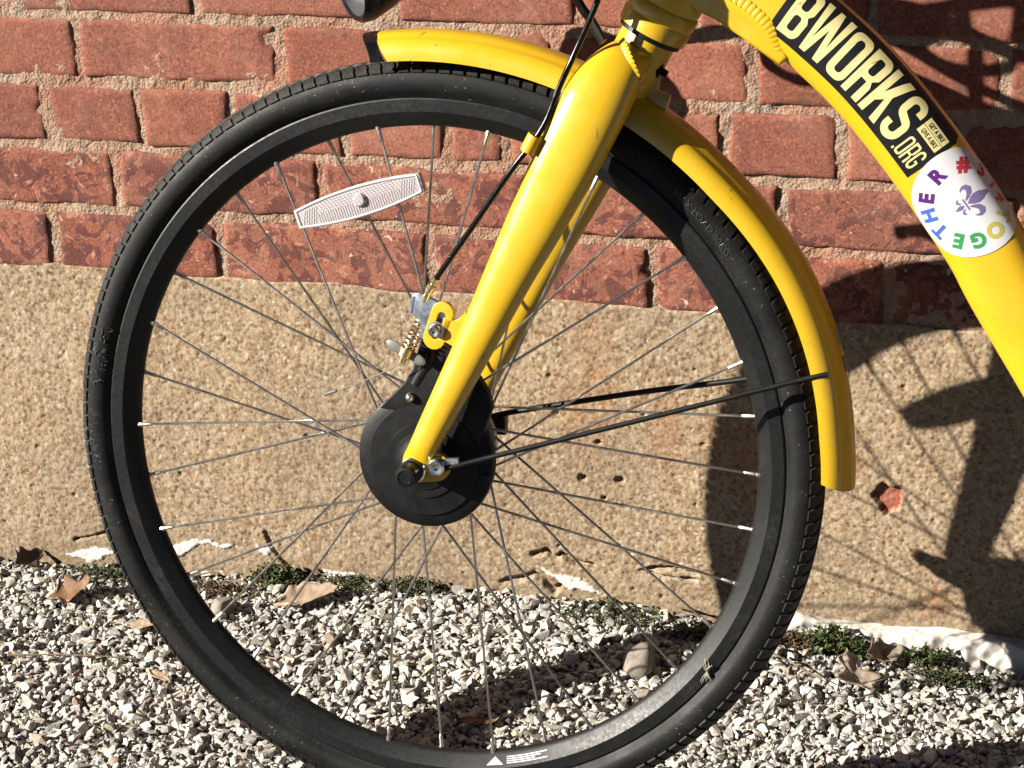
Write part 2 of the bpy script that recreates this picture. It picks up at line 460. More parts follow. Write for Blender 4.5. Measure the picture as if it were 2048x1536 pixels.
def mat_lens():
    t = NT('clear_prism_plastic'); c = t.coord()
    w = t.node('ShaderNodeTexWave', wave_type='BANDS', bands_direction='DIAGONAL'); w.inputs['Scale'].default_value = 150; w.inputs['Distortion'].default_value = 1.5
    t.l.new(c, w.inputs[0])
    v = t.voro(c, 420)
    col = t.mix(t.ramp(w.outputs[0], [(0.3, 0.0), (0.7, 0.5)]), (0.84, 0.77, 0.78), (0.55, 0.50, 0.52))
    t.set(Roughness=0.12, IOR=1.49, Transmission_Weight=0.2, Specular_IOR_Level=0.8, Coat_Weight=0.6)
    return t.out(col, None, t.bump(w.outputs[0], 0.6, 0.0005))

PAINT = mat_paint(); RUBBER = mat_rubber(); RIM = mat_rim()
BRICK = mat_brick(); MORTAR = mat_mortar(); CONC = mat_concrete(); GRAV = mat_gravel(); SOIL = mat_ground()
BLACK = mat_plain('black_plastic', (0.006, 0.0062, 0.0065), 0.42, 0, 0.2, 40, 0.0002)
BLACKM = mat_plain('matt_black_metal', (0.007, 0.0072, 0.0075), 0.5, 0.0, 0.25, 35, 0.0002)
GLOSSB = mat_plain('glossy_black_housing', (0.006, 0.006, 0.0065), 0.2, 0, 0.1, 40)
SPOKE = mat_plain('stainless_spoke', (0.36, 0.345, 0.32), 0.33, 1.0, 0.12, 40)
NIPPLE = mat_plain('nickel_nipple', (0.45, 0.44, 0.40), 0.36, 1.0, 0.1, 60)
ZINC = mat_plain('zinc_plated_steel', (0.50, 0.53, 0.56), 0.34, 1.0, 0.2, 80, 0.0002)
BRASS = mat_plain('yellow_zinc', (0.74, 0.62, 0.38), 0.3, 1.0, 0.2, 80)
STEEL = mat_plain('bolt_steel', (0.62, 0.61, 0.58), 0.25, 1.0, 0.15, 90)
WHITEST = mat_plain('white_vinyl', (0.78, 0.79, 0.82), 0.35, 0, 0.02, 20)
BLACKST = mat_plain('black_vinyl', (0.009, 0.009, 0.0105), 0.45, 0, 0.1, 20)
CREAM = mat_plain('cream_print', (0.86, 0.76, 0.34), 0.4, 0, 0.02, 20)
def ink(name, col): return mat_plain(name, col, 0.4, 0, 0.05, 20)
LENS = mat_lens()
FARBRICK = mat_brick_far()
WHITEWASH = mat_leafy('flaking_whitewash', (0.62, 0.57, 0.49), (0.84, 0.82, 0.77), 0.9, 0, 70, 0.56)
STONE_BR = mat_leafy('brown_stone', (0.25, 0.20, 0.16), (0.46, 0.40, 0.33), 0.85, 0, 110)

# ------------------------------------------------------------------ ground
def surf(x, y):
    """gravel height: banked slightly where it meets the wall"""
    x = np.asarray(x, float); y = np.asarray(y, float)
    wx = np.array([-3, -1.5, -1.29, -1.1, -0.95, -0.78, -0.62, -0.47, -0.36, -0.22, -0.1, 2]); wz = np.array([-0.02, -0.02, -0.019, -0.014, -0.004, 0.006, 0.009, 0.006, -0.004, -0.011, -0.014, -0.014])
    return np.interp(x, wx, wz) * np.exp(-np.abs(y) / 0.12) + 0.015 * np.clip((x + 0.42) / 0.2, 0, 1) * np.clip((-0.11 - y) / 0.09, 0, 1) + 0.007 * fbm(x * 7, y * 7, 3, 3)

gx = np.concatenate([np.linspace(-40, -2.2, 10), np.linspace(-2.1, 1.1, 90), np.linspace(1.3, 40, 10)])
gy = np.concatenate([np.linspace(-60, -1.4, 12), np.linspace(-1.3, 0.02, 50)])
GX, GY = np.meshgrid(gx, gy)
GZ = surf(np.clip(GX, -3, 2), GY) - 0.006
link('ground', grid_mesh('ground', GX, GY, GZ, SOIL), kind='structure', label='gravelly soil ground in front of the brick wall', category='ground')

link('added_lane', grid_mesh('added_lane', *np.meshgrid(np.linspace(-40, 40, 3), np.linspace(-60, -1.25, 3)), np.full((3, 3), 0.012), mat_plain('asphalt', (0.04, 0.04, 0.042), 0.9, 0, 0.4, 90, 0.002)), kind='structure', label='dark asphalt lane added out of view beyond the gravel strip to cut bounced light', category='added_lane')  # unseen dark lane, added to keep bounced light off the wall

# crushed stone: convex chips, joined into one bed
def chip_variants(k):
    out = []
    for i in range(k):
        rr = random.Random(100 + i)
        bm = bmesh.new()
        sx, sy, sz = rr.uniform(0.85, 1.35), rr.uniform(0.75, 1.0), rr.uniform(0.5, 0.85)
        for j in range(rr.choice((10, 11, 12, 13, 14))):
            z = rr.uniform(-1, 1); a = rr.uniform(0, 2 * PI); q = math.sqrt(1 - z * z)
            s = rr.uniform(0.8, 1.08)
            bm.verts.new((q * math.cos(a) * sx * s, q * math.sin(a) * sy * s, z * sz * s))
        bmesh.ops.convex_hull(bm, input=bm.verts)
        bmesh.ops.delete(bm, geom=[v for v in bm.verts if not v.link_faces], context='VERTS')
        bmesh.ops.triangulate(bm, faces=bm.faces)
        bm.verts.index_update()
        out.append((np.array([v.co[:] for v in bm.verts]), np.array([[v.index for v in f.verts] for f in bm.faces])))
        bm.free()
    return out

CHIPS = chip_variants(26)
PAL = np.array([[0.78, 0.755, 0.685], [0.72, 0.695, 0.63], [0.58, 0.56, 0.515], [0.80, 0.765, 0.67], [0.45, 0.43, 0.41], [0.62, 0.55, 0.47], [0.34, 0.32, 0.31], [0.48, 0.46, 0.47], [0.66, 0.56, 0.42], [0.44, 0.33, 0.26]])
PALW = np.array([0.24, 0.17, 0.13, 0.12, 0.10, 0.06, 0.09, 0.05, 0.03, 0.01]); PALW /= PALW.sum()

def stones(x, y, z, r, seed):
    g = np.random.default_rng(seed); n = len(x)
    kind = g.integers(0, len(CHIPS), n)
    col = PAL[g.choice(len(PAL), n, p=PALW)] * g.uniform(0.82, 1.12, (n, 1))
    V, F, Cc = [], [], []; base = 0
    for k in range(len(CHIPS)):
        idx = np.where(kind == k)[0]
        if not len(idx): continue
        v0, f0 = CHIPS[k]; m = len(idx)
        yaw = g.uniform(0, 2 * PI, m); tx = g.normal(0, 0.4, m); ty = g.normal(0, 0.4, m)
        cz, sz = np.cos(yaw), np.sin(yaw); cx, sx = np.cos(tx), np.sin(tx); cy, sy = np.cos(ty), np.sin(ty)
        O = np.zeros_like(cz); I = np.ones_like(cz)
        Rz = np.stack([np.stack([cz, -sz, O], -1), np.stack([sz, cz, O], -1), np.stack([O, O, I], -1)], 1)
        Rx = np.stack([np.stack([I, O, O], -1), np.stack([O, cx, -sx], -1), np.stack([O, sx, cx], -1)], 1)
        Ry = np.stack([np.stack([cy, O, sy], -1), np.stack([O, I, O], -1), np.stack([-sy, O, cy], -1)], 1)
        R = Rx @ Ry @ Rz
        P = np.einsum('mij,vj->mvi', R, v0) * r[idx][:, None, None] + np.stack([x[idx], y[idx], z[idx]], -1)[:, None, :]
        V.append(P.reshape(-1, 3)); Cc.append(np.repeat(col[idx], len(v0), 0))
        F.append((f0[None] + (np.arange(m) * len(v0))[:, None, None] + base).reshape(-1, 3)); base += m * len(v0)
    return np.concatenate(V), np.concatenate(F), np.concatenate(Cc)

def tri_mesh(name, V, F, mat, col=None):
    me = bpy.data.meshes.new(name)
    me.vertices.add(len(V)); me.vertices.foreach_set('co', V.astype(np.float32).ravel())
    me.loops.add(F.size); me.loops.foreach_set('vertex_index', F.astype(np.int32).ravel())
    me.polygons.add(len(F)); me.polygons.foreach_set('loop_start', np.arange(0, F.size, 3, dtype=np.int32)); me.polygons.foreach_set('loop_total', np.full(len(F), 3, np.int32))
    me.polygons.foreach_set('use_smooth', np.zeros(len(F), bool))
    me.update()
    me.materials.append(mat)
    if col is not None: point_color(me, 'tint', np.concatenate([col, np.ones((len(col), 1))], 1))
    return me

def jitter(x0, x1, y0, y1, d, seed):
    g = np.random.default_rng(seed)
    X, Y = np.meshgrid(np.arange(x0, x1, d), np.arange(y0, y1, d * 0.9))
    X = X + g.uniform(-0.62, 0.62, X.shape) * d; Y = Y + g.uniform(-0.62, 0.62, Y.shape) * d
    return X.ravel(), Y.ravel()

xs, ys, zs, rs = [], [], [], []
for lay, (d, rm, zo) in enumerate(((0.0064, 0.0042, -0.0042), (0.0074, 0.0046, -0.0004), (0.0125, 0.0054, 0.0030), (0.0060, 0.0026, -0.0008))):
    x, y = jitter(-1.50, 0.12, -0.57, -0.004, d, 40 + lay)
    g = np.random.default_rng(60 + lay)
    r = np.clip(rm * np.exp(g.normal(0, 0.33, len(x))), 0.0018, 0.0105)
    z = surf(x, y) + zo + g.uniform(-0.002, 0.002, len(x))
    keep = y < -r * 0.8 - 0.002
    # thinner cover on the soil strip at the foot of the wall
    thin = np.clip((0.045 - np.abs(y)) / 0.045, 0, 1) * (0.35 if lay == 0 else 0.75) * np.clip(0.6 + 2.2 * fbm(x * 9, y * 9, 8, 3), 0, 1)
    keep &= g.uniform(0, 1, len(x)) > thin
    xs.append(x[keep]); ys.append(y[keep]); zs.append(z[keep]); rs.append(r[keep])
x, y, z, r = map(np.concatenate, (xs, ys, zs, rs))
V, F, Cc = stones(x, y, z, r, 5)
link('gravel', tri_mesh('gravel', V, F, GRAV, Cc), kind='stuff', label='bed of crushed white and grey limestone gravel', category='gravel')
# looser surround, out of the picture
x, y = jitter(-3.2, 2.0, -1.27, -0.01, 0.017, 77)
k = ~((x > -1.50) & (x < 0.12) & (y > -0.57)); x, y = x[k], y[k]
g = np.random.default_rng(9); r = 0.0078 * np.exp(g.normal(0, 0.25, len(x)))
V, F, Cc = stones(x, y, surf(x, y), r, 6)
link('gravel', tri_mesh('gravel_surround', V, F, GRAV, Cc), kind='stuff', label='looser crushed gravel surrounding the denser gravel bed', category='gravel')

# ------------------------------------------------------------------ wall
wall = bpy.data.objects.new('brick_wall', None); COL.objects.link(wall); wall.location = (0, 0, 0)
wall['label'] = 'old red brick wall on a sandy concrete foundation behind the bicycle'; wall['category'] = 'wall'
CH = 0.0718; JT = 0.0106
rows = {
    0: [-1.1897, -0.989, -0.7489, -0.5118, -0.2749, -0.045],
    1: [-1.1039, -0.8664, -0.6384, -0.3815, -0.1512],
    2: [-1.1782, -1.0679, -0.9612, -0.8344, -0.7247, -0.6614, -0.547, -0.4358, -0.322, -0.2097, -0.099],
    3: [-1.1313, -0.8994, -0.6734, -0.6055, -0.4074, -0.1698],
    4: [-1.215, -0.9882, -0.7693, -0.58, -0.4658, -0.2948, -0.06],
    5: [-1.10, -0.87, -0.635, -0.40, -0.165], 6: [-1.2, -0.975, -0.742, -0.512, -0.28, -0.045],
}
XA, XB = -1.62, 0.30
def brick_mesh(x0, x1, z0, z1, seed, nx, nz):
    g = random.Random(seed)
    w, h = x1 - x0, z1 - z0
    u = np.linspace(0, 1, nx); v = np.linspace(0, 1, nz)
    # crowd samples to the arrises
    u = 0.5 - 0.5 * np.cos(u * PI) if nx < 8 else np.concatenate([[0, 0.006, 0.016], np.linspace(0.032, 0.968, nx - 6), [0.984, 0.994, 1]])
    v = np.concatenate([[0, 0.02, 0.05], np.linspace(0.1, 0.9, nz - 6), [0.95, 0.98, 1]])
    U, Vv = np.meshgrid(u, v)
    X = x0 + U * w; Z = z0 + Vv * h
    ex = np.minimum(U, 1 - U) * w; ez = np.minimum(Vv, 1 - Vv) * h
    e = np.minimum(ex, ez)
    wob = fbm(X * 30, Z * 30, seed, 3) * 0.007
    mask = np.clip(1 - e / 0.012, 0, 1)
    X = X + np.where(U < 0.5, 1, -1) * mask * wob * (ex < 0.012)
    Z = Z + np.where(Vv < 0.5, 1, -1) * mask * (fbm(X * 24, Z * 24 + 9, seed + 3, 3) * 0.006) * (ez < 0.012)
    Y = 0.0016 * fbm(X * 40, Z * 40, seed + 1, 4) + 0.003 * fbm(X * 8, Z * 8, seed + 2, 2)
    Y = Y + g.uniform(-0.0012, 0.0012) + (U - 0.5) * g.uniform(-0.0015, 0.0015)
    rnd = 0.0035 + 0.006 * np.clip(fbm(X * 45, Z * 45, seed + 5, 3) + 0.1, 0, 1)
    Y = Y + 0.0022 * np.clip(1 - e / rnd, 0, 1) ** 2
    # chipped corners
    for _ in range(g.choice((0, 1, 1, 2))):
        cx = g.choice((x0, x1)); cz = g.choice((z0, z1, z0 + g.random() * h)); rad = g.uniform(0.006, 0.016)
        d = np.hypot(X - cx, (Z - cz) * 1.2) + 0.006 * fbm(X * 90, Z * 90, seed + 8, 2)
        Y = Y + 0.005 * np.clip(1 - d / rad, 0, 1) ** 0.6
    r, c = X.shape
    me = grid_mesh('brick', X, Y, Z, BRICK)
    # returns into the wall so the brick has body
    bm = bmesh.new(); bm.from_mesh(me)
    ed = [q for q in bm.edges if q.is_boundary]
    ret = bmesh.ops.extrude_edge_only(bm, edges=ed)
    for q in ret['geom']:
        if isinstance(q, bmesh.types.BMVert): q.co.y = 0.045
    bmesh.ops.recalc_face_normals(bm, faces=bm.faces)
    for q in ed: q.smooth = False
    # front must face the camera side
    bm.to_mesh(me); bm.free()
    return me

bricks = []
for rI in range(0, 9):
    if rI in rows: js = list(rows[rI])
    else:
        js = [-1.13 + (0.115 if rI % 2 else 0) + 0.232 * k for k in range(6)]
    step = 0.232 if rI != 2 else 0.113
    rr = random.Random(300 + rI)
    while js[0] > XA: js.insert(0, js[0] - step + rr.uniform(-0.004, 0.004))
    while js[-1] < XB: js.append(js[-1] + step + rr.uniform(-0.004, 0.004))
    for a, b in zip(js[:-1], js[1:]):
        z0 = ZG + rI * CH + JT / 2 + rr.uniform(-0.0012, 0.0012); z1 = ZG + (rI + 1) * CH - JT / 2 + rr.uniform(-0.0012, 0.0012)
        if rI == 0: z0 -= 0.004
        vis = -1.5 < a < 0.1 and rI < 6
        nx = (max(16, int((b - a) / 0.0042)) if vis else 14); nz = 20 if vis else 10
        me = brick_mesh(a + JT / 2 * rr.uniform(0.8, 1.2), b - JT / 2 * rr.uniform(0.8, 1.2), z0, z1, rr.randrange(1, 9999), nx, nz)
        bricks.append(link('brick', me, wall))

# mortar bed: recessed, lumpy, here and there smeared over the arrises
def mortar_grid(x0, x1, z0, z1, d):
    X, Z = np.meshgrid(np.arange(x0, x1 + d, d), np.arange(z0, z1 + d, d))
    Y = 0.0030 - 0.0062 * fbm(X * 26, Z * 26, 21, 5) - 0.0036 * fbm(X * 130, Z * 130, 22, 3)
    Y = Y - 0.006 * np.clip(fbm(X * 11, Z * 11, 29, 3) - 0.05, 0, 1)
    return X, np.clip(Y, -0.0035, 0.014), Z
X, Y, Z = mortar_grid(-1.45, 0.02, ZG - 0.006, ZG + 0.36, 0.0019)
link('mortar', grid_mesh('mortar', X, Y, Z, MORTAR), wall)
X, Y, Z = mortar_grid(-1.63, 0.31, ZG - 0.006, ZG + 9 * CH, 0.008)
link('mortar', grid_mesh('mortar_surround', X, Y + 0.006, Z, MORTAR), wall)
# the rest of the building's wall, out of the picture
mb = MB()
mb.box((-4.12, 0.16, 1.55), (2.5, 0.158, 1.65)); mb.box((2.80, 0.16, 1.55), (2.5, 0.158, 1.65)); mb.box((-0.66, 0.16, 2.1), (0.955, 0.158, 1.098)); mb.box((-0.66, 0.19, 0.35), (0.955, 0.13, 0.648))
mb.build('upper_brickwork', FARBRICK, wall, smooth=False)

# sandy foundation with pits, cracks, a spall and flaking lime wash
def seg_d(X, Z, pts):
    best = np.full(X.shape, 9.0)
    for (ax, az), (bx, bz) in zip(pts[:-1], pts[1:]):
        dx, dz = bx - ax, bz - az; L2 = dx * dx + dz * dz
        t = np.clip(((X - ax) * dx + (Z - az) * dz) / L2, 0, 1)
        best = np.minimum(best, np.hypot(X - ax - t * dx, Z - az - t * dz))
    return best
def in_poly(X, Z, P):
    ins = np.zeros(X.shape, bool); j = len(P) - 1
    for i in range(len(P)):
        xi, zi = P[i]; xj, zj = P[j]
        ins ^= ((zi > Z) != (zj > Z)) & (X < (xj - xi) * (Z - zi) / (zj - zi + 1e-12) + xi); j = i
    return ins
def foundation(x0, x1, d, fine):
    X, Z = np.meshgrid(np.arange(x0, x1 + d, d), np.arange(-0.07, ZG + 0.022, d))
    top = ZG + 0.003 + 0.012 * fbm(X[0] * 14, X[0] * 0, 51, 4)
    Y = -0.0012 - 0.004 * fbm(X * 6, Z * 6, 31, 3) - 0.0018 * fbm(X * 60, Z * 60, 33, 4)
    mask = np.zeros(X.shape + (4,)); mask[..., 3] = 1
    if fine:
        Y = Y - 0.0013 * fbm(X * 210, Z * 210, 37, 2)
        g = np.random.default_rng(14)
        def pit(px, pz, pr, dep):
            i0 = max(0, int((px - pr * 1.6 - x0) / d)); i1 = int((px + pr * 1.6 - x0) / d) + 2; j0 = max(0, int((pz - pr * 1.6 + 0.07) / d)); j1 = int((pz + pr * 1.6 + 0.07) / d) + 2
            sx = X[j0:j1, i0:i1]; sz = Z[j0:j1, i0:i1]
            dd = np.hypot(sx - px, (sz - pz) * 1.15) / pr + 0.5 * fbm(sx * 260, sz * 260, 5, 2)
            Y[j0:j1, i0:i1] += dep * np.clip(1.25 - dd, 0, 1) ** 0.5
        for _ in range(620):
            pr = float(np.clip(0.0016 * np.exp(g.normal(0, 0.35)), 0.0012, 0.0036)); pit(g.uniform(x0, x1), g.uniform(-0.02, 0.34), pr, pr * g.uniform(0.4, 0.9))
        for px, pz, pr in ((-0.5936, 0.1565, 0.0042), (-0.5523, 0.1576, 0.0045), (-0.62, 0.23, 0.003), (-0.575, 0.20, 0.0028), (-0.57, 0.135, 0.0022), (-0.365, 0.115, 0.003), (-1.12, 0.20, 0.004)):
            pit(px, pz, pr, 0.007)
        for pts, wd in (([(-0.652, 0.058), (-0.638, 0.064), (-0.628, 0.056), (-0.620, 0.0625), (-0.606, 0.052), (-0.586, 0.0515)], 0.0030), ([(-0.690, 0.020), (-0.668, 0.026), (-0.652, 0.034), (-0.640, 0.026), (-0.631, 0.014), (-0.624, 0.022)], 0.0036), ([(-0.533, 0.052), (-0.515, 0.057), (-0.497, 0.0585), (-0.472, 0.054)], 0.0024), ([(-0.533, 0.051), (-0.51, 0.0475), (-0.472, 0.047)], 0.0014),
                        ([(-0.97, 0.05), (-0.966, 0.034), (-0.955, 0.018), (-0.94, 0.002)], 0.0022), ([(-1.215, 0.015), (-1.19, 0.022), (-1.16, 0.033)], 0.0016), ([(-0.26, 0.004), (-0.22, 0.012), (-0.17, 0.017), (-0.14, 0.012)], 0.0018)):
            dd = seg_d(X, Z, pts) + 0.004 * fbm(X * 110, Z * 110, 61, 3)
            Y += 0.0065 * np.clip(1.3 - dd / wd, 0, 1)
        # the spall with bare brick
        P = [(-0.2855, 0.1690), (-0.2760, 0.1835), (-0.2690, 0.1800), (-0.2560, 0.1800), (-0.2540, 0.1680), (-0.2580, 0.1560), (-0.2690, 0.1475), (-0.2760, 0.1520), (-0.2800, 0.1600)]
        jx = X + 0.005 * fbm(X * 140, Z * 140, 71, 2); jz = Z + 0.005 * fbm(X * 140, Z * 140, 72, 2)
        s = in_poly(jx, jz, P); Y[s] += 0.0055; mask[..., 1][s] = 1
        for px, pz, pr in ((-0.31, 0.205, 0.016), (-0.318, 0.19, 0.012), (-0.72, 0.335, 0.014), (-0.22, 0.05, 0.02)):
            dd = np.hypot(X - px, Z - pz) + 0.02 * fbm(X * 60, Z * 60, 75, 3); mask[..., 2] = np.maximum(mask[..., 2], np.clip(1.2 - dd / pr, 0, 1))
        # rusty run
        for px, pz, a, b in ((-0.58, 0.28, 0.028, 0.11), (-0.60, 0.24, 0.016, 0.09), (-0.50, 0.22, 0.02, 0.07), (-0.42, 0.2, 0.05, 0.06)):
            dd = np.hypot((X - px) / a, (Z - pz) / b) + 0.9 * fbm(X * 25, Z * 25, 77, 4)
            mask[..., 2] = np.maximum(mask[..., 2], 0.75 * np.clip(1.2 - dd, 0, 1))
        # lime wash flakes at the foot
        for P in ([(-1.105, 0.004), (-1.095, 0.018), (-1.078, 0.0275), (-1.06, 0.0315), (-1.03, 0.0295), (-1.01, 0.0325), (-1.02, 0.026), (-1.05, 0.0265), (-1.07, 0.017), (-1.085, 0.006)], [(-0.985, 0.034), (-0.972, 0.030), (-0.964, 0.034), (-0.968, 0.024), (-0.978, 0.022)], [(-0.645, 0.04), (-0.60, 0.034), (-0.575, 0.018), (-0.61, 0.022)], [(-0.9, 0.012), (-0.86, 0.010), (-0.87, 0.0), (-0.9, -0.004)], [(-1.23, -0.004), (-1.19, 0.006), (-1.16, 0.002), (-1.2, -0.012)]):
            jx = X + 0.010 * fbm(X * 70, Z * 70, 81, 3); jz = Z + 0.010 * fbm(X * 70, Z * 70, 82, 3)
            s = in_poly(jx, jz, P); mask[..., 0][s] = 1; Y[s] -= 0.0014
    over = Z - top[None, :]
    Y = Y + 0.02 * np.clip(over / 0.004, 0, 1)
    me = grid_mesh('foundation', X, Y, Z, CONC)
    point_color(me, 'mask', mask)
    return me
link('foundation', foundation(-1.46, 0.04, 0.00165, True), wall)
link('foundation', foundation(-1.62, -1.4615, 0.006, False), wall)
link('foundation', foundation(0.0425, 0.30, 0.006, False), wall)

# whitewashed footing ledge at the right
X, S = np.meshgrid(np.arange(-0.395, 0.06, 0.0022), np.linspace(0, 1, 30))
topz = np.interp(X, [-0.395, -0.365, -0.33, -0.27, -0.20, -0.14, -0.09, 0.06], [-0.02, 0.021, 0.0185, 0.0175, 0.022, 0.021, 0.012, -0.03]) + 0.006 * fbm(X * 22, X * 0 + 3, 91, 4)
Z = np.where(S < 0.3, topz, topz + (-0.05 - topz) * np.clip((S - 0.3) / 0.7, 0, 1))
Y = np.where(S < 0.3, 0.006 - S / 0.3 * 0.024, -0.018 - (S - 0.3) * 0.026)
Y = Y + 0.020 * fbm(X * 30, Z * 30 + S * 2.5, 93, 5) + 0.007 * fbm(X * 120, Z * 120 + S * 5, 94, 3); Z = Z + 0.008 * fbm(X * 40, S * 4, 95, 4)
link('footing', grid_mesh('footing', X, Y, Z, WHITEWASH), wall, label='flaking white painted footing ledge')
# ------------------------------------------------------------------ bicycle
# local frame: x = along the bike (rearward = right), y = away from the camera, z = up in the wheel plane; origin at the front tyre's contact
RT = 0.349
BA, BE = 0.016760734, 0.156467255
bn = Vector((math.sin(BA) * math.cos(BE), -math.cos(BA) * math.cos(BE), math.sin(BE)))
b1 = Vector((math.cos(BA), math.sin(BA), 0)); b2 = b1.cross(-bn)
bcen = Vector((-0.6273635, -0.3417292, ZG - 0.0081664))
bike = bpy.data.objects.new('bicycle', None); COL.objects.link(bike)
BM = Matrix((b1, -bn, b2)).transposed().to_4x4(); BM.translation = bcen - b2 * RT
bike.matrix_world = BM
bike['label'] = 'yellow city bicycle with black wheels leaning on the brick wall'; bike['category'] = 'bicycle'

def Lc(u, v, s):
    return Vector((u / 1000, -s / 1000, v / 1000 + RT))
def part_empty(name, parent):
    o = bpy.data.objects.new(name, None); COL.objects.link(o); o.parent = parent; return o
def circ(r, ang, s):
    return Lc(r * math.cos(ang), r * math.sin(ang), s)

def poly_fill(outlines, depth, bevel=0.0):
    """closed 2-D outlines (first solid, inner ones holes) -> (verts, faces) with thickness, in mm"""
    cu = bpy.data.curves.new('tmp', 'CURVE'); cu.dimensions = '2D'; cu.fill_mode = 'BOTH'; cu.extrude = depth / 2; cu.bevel_depth = bevel
    for o in outlines:
        sp = cu.splines.new('POLY'); sp.points.add(len(o) - 1); sp.use_cyclic_u = True
        for p, (x, y) in zip(sp.points, o): p.co = (x, y, 0, 1)
    ob = bpy.data.objects.new('tmp', cu); COL.objects.link(ob)
    dg = bpy.context.evaluated_depsgraph_get(); me = bpy.data.meshes.new_from_object(ob.evaluated_get(dg))
    vs = [v.co.copy() for v in me.vertices]; fs = [tuple(p.vertices) for p in me.polygons]
    bpy.data.objects.remove(ob); bpy.data.curves.remove(cu); bpy.data.meshes.remove(me)
    return vs, fs
def text_fill(txt, size, bold=0.0, sx=1.0, depth=0.0):
    cu = bpy.data.curves.new('tmp', 'FONT'); cu.body = txt; cu.size = size; cu.offset = bold; cu.align_x = 'CENTER'; cu.extrude = depth; cu.resolution_u = 3
    ob = bpy.data.objects.new('tmp', cu); COL.objects.link(ob)
    dg = bpy.context.evaluated_depsgraph_get(); me = bpy.data.meshes.new_from_object(ob.evaluated_get(dg))
    vs = [Vector((v.co.x * sx, v.co.y, v.co.z)) for v in me.vertices]; fs = [tuple(p.vertices) for p in me.polygons]
    bpy.data.objects.remove(ob); bpy.data.curves.remove(cu); bpy.data.meshes.remove(me)
    return vs, fs
def refine(vs, fs, maxlen):
    bm = bmesh.new(); V = [bm.verts.new(v) for v in vs]
    for f in fs:
        try: bm.faces.new([V[i] for i in f])
        except ValueError: pass
    bmesh.ops.remove_doubles(bm, verts=bm.verts, dist=1e-5)
    bmesh.ops.triangulate(bm, faces=bm.faces)
    for _ in range(6):
        ed = [e for e in bm.edges if e.calc_length() > maxlen]
        if not ed: break
        bmesh.ops.subdivide_edges(bm, edges=ed, cuts=1); bmesh.ops.triangulate(bm, faces=bm.faces)
    bm.verts.index_update()
    out = ([v.co.copy() for v in bm.verts], [tuple(v.index for v in f.verts) for f in bm.faces]); bm.free()
    return out

# ---- wheels
fwheel = part_empty('front_wheel', bike)
def tyre_mesh():
    N = 172; cols = [0.0, 0.70, 0.74, 0.96]; rc, rho = 330.5, 17.3
    edge = math.radians(61)
    psis = [-2.62, -2.45, -2.28, -2.1, -1.85, -1.6, -1.38, -1.2, -edge - 0.03, -edge, -0.86, -0.64, -0.42, -0.24, -0.2, 0, 0.2, 0.24, 0.42, 0.64, 0.86, edge, edge + 0.03, 1.2, 1.38, 1.6, 1.85, 2.1, 2.28, 2.45, 2.62]
    vs = []; fs = []; m = len(psis)
    for i in range(N):
        for ci, c in enumerate(cols):
            for p in psis:
                ap = abs(p)
                side = 0.5 if p > 0 else 0.0
                sl = (ap - 0.24) * 0.55 if ap > 0.24 else 0.0
                if 0.24 < ap < 0.7: sl += 0.25 * (ap - 0.24)
                fade = max(0.0, min(1.0, (1.35 - ap) / 0.25))
                a = 2 * PI * (i + c + (side + sl) * fade) / N
                h = 0.0
                if ap <= edge + 0.001:
                    h = 1.75
                    if ci in (2, 3) and ap > 0.22: h = 0.1
                    if 0.21 < ap < 0.25: h = min(h, 0.9)
                elif ap < 1.3: h = 0.25
                rr = rho + h
                s = math.sin(p) * rr * 1.06; r = rc + math.cos(p) * rr
                if ap > 2.2: s = math.copysign(min(abs(s), 12.7 if ap < 2.5 else 11.8), p)
                vs.append(circ(r, -a, s))
    nc = N * len(cols)
    for i in range(nc):
        j = (i + 1) % nc
        for k in range(m - 1):
            fs.append((i * m + k, i * m + k + 1, j * m + k + 1, j * m + k))
    return mesh_from('tyre', vs, fs, RUBBER, True, math.radians(30))
tyre_me = tyre_mesh()
link('tyre', tyre_me, fwheel)
def ring_mesh(prof, seg=180, mat=RIM, name='rim', sharp=25):
    vs = []; fs = []; m = len(prof)
    for i in range(seg):
        a = 2 * PI * i / seg
        for (r, s) in prof: vs.append(circ(r, a, s))
    for i in range(seg):
        j = (i + 1) % seg
        for k in range(m):
            k2 = (k + 1) % m
            fs.append((i * m + k, i * m + k2, j * m + k2, j * m + k))
    return mesh_from(name, vs, fs, mat, True, math.radians(sharp))
rim_me = ring_mesh([(316.2, 11.2), (316.8, 12.6), (315.5, 13.2), (305.0, 13.0), (303.8, 12.3), (294.4, 5.4), (292.4, 3.6), (291.4, 1.6), (291.2, 0), (291.4, -1.6), (292.4, -3.6), (294.4, -5.4), (303.8, -12.3), (305.0, -13.0), (315.5, -13.2), (316.8, -12.6), (316.2, -11.2), (312, -10.5), (309, 0), (312, 10.5)])
link('rim', rim_me, fwheel)
spoke_me = []
FLN, FLF, RF = 18.0, -30.0, 34.5
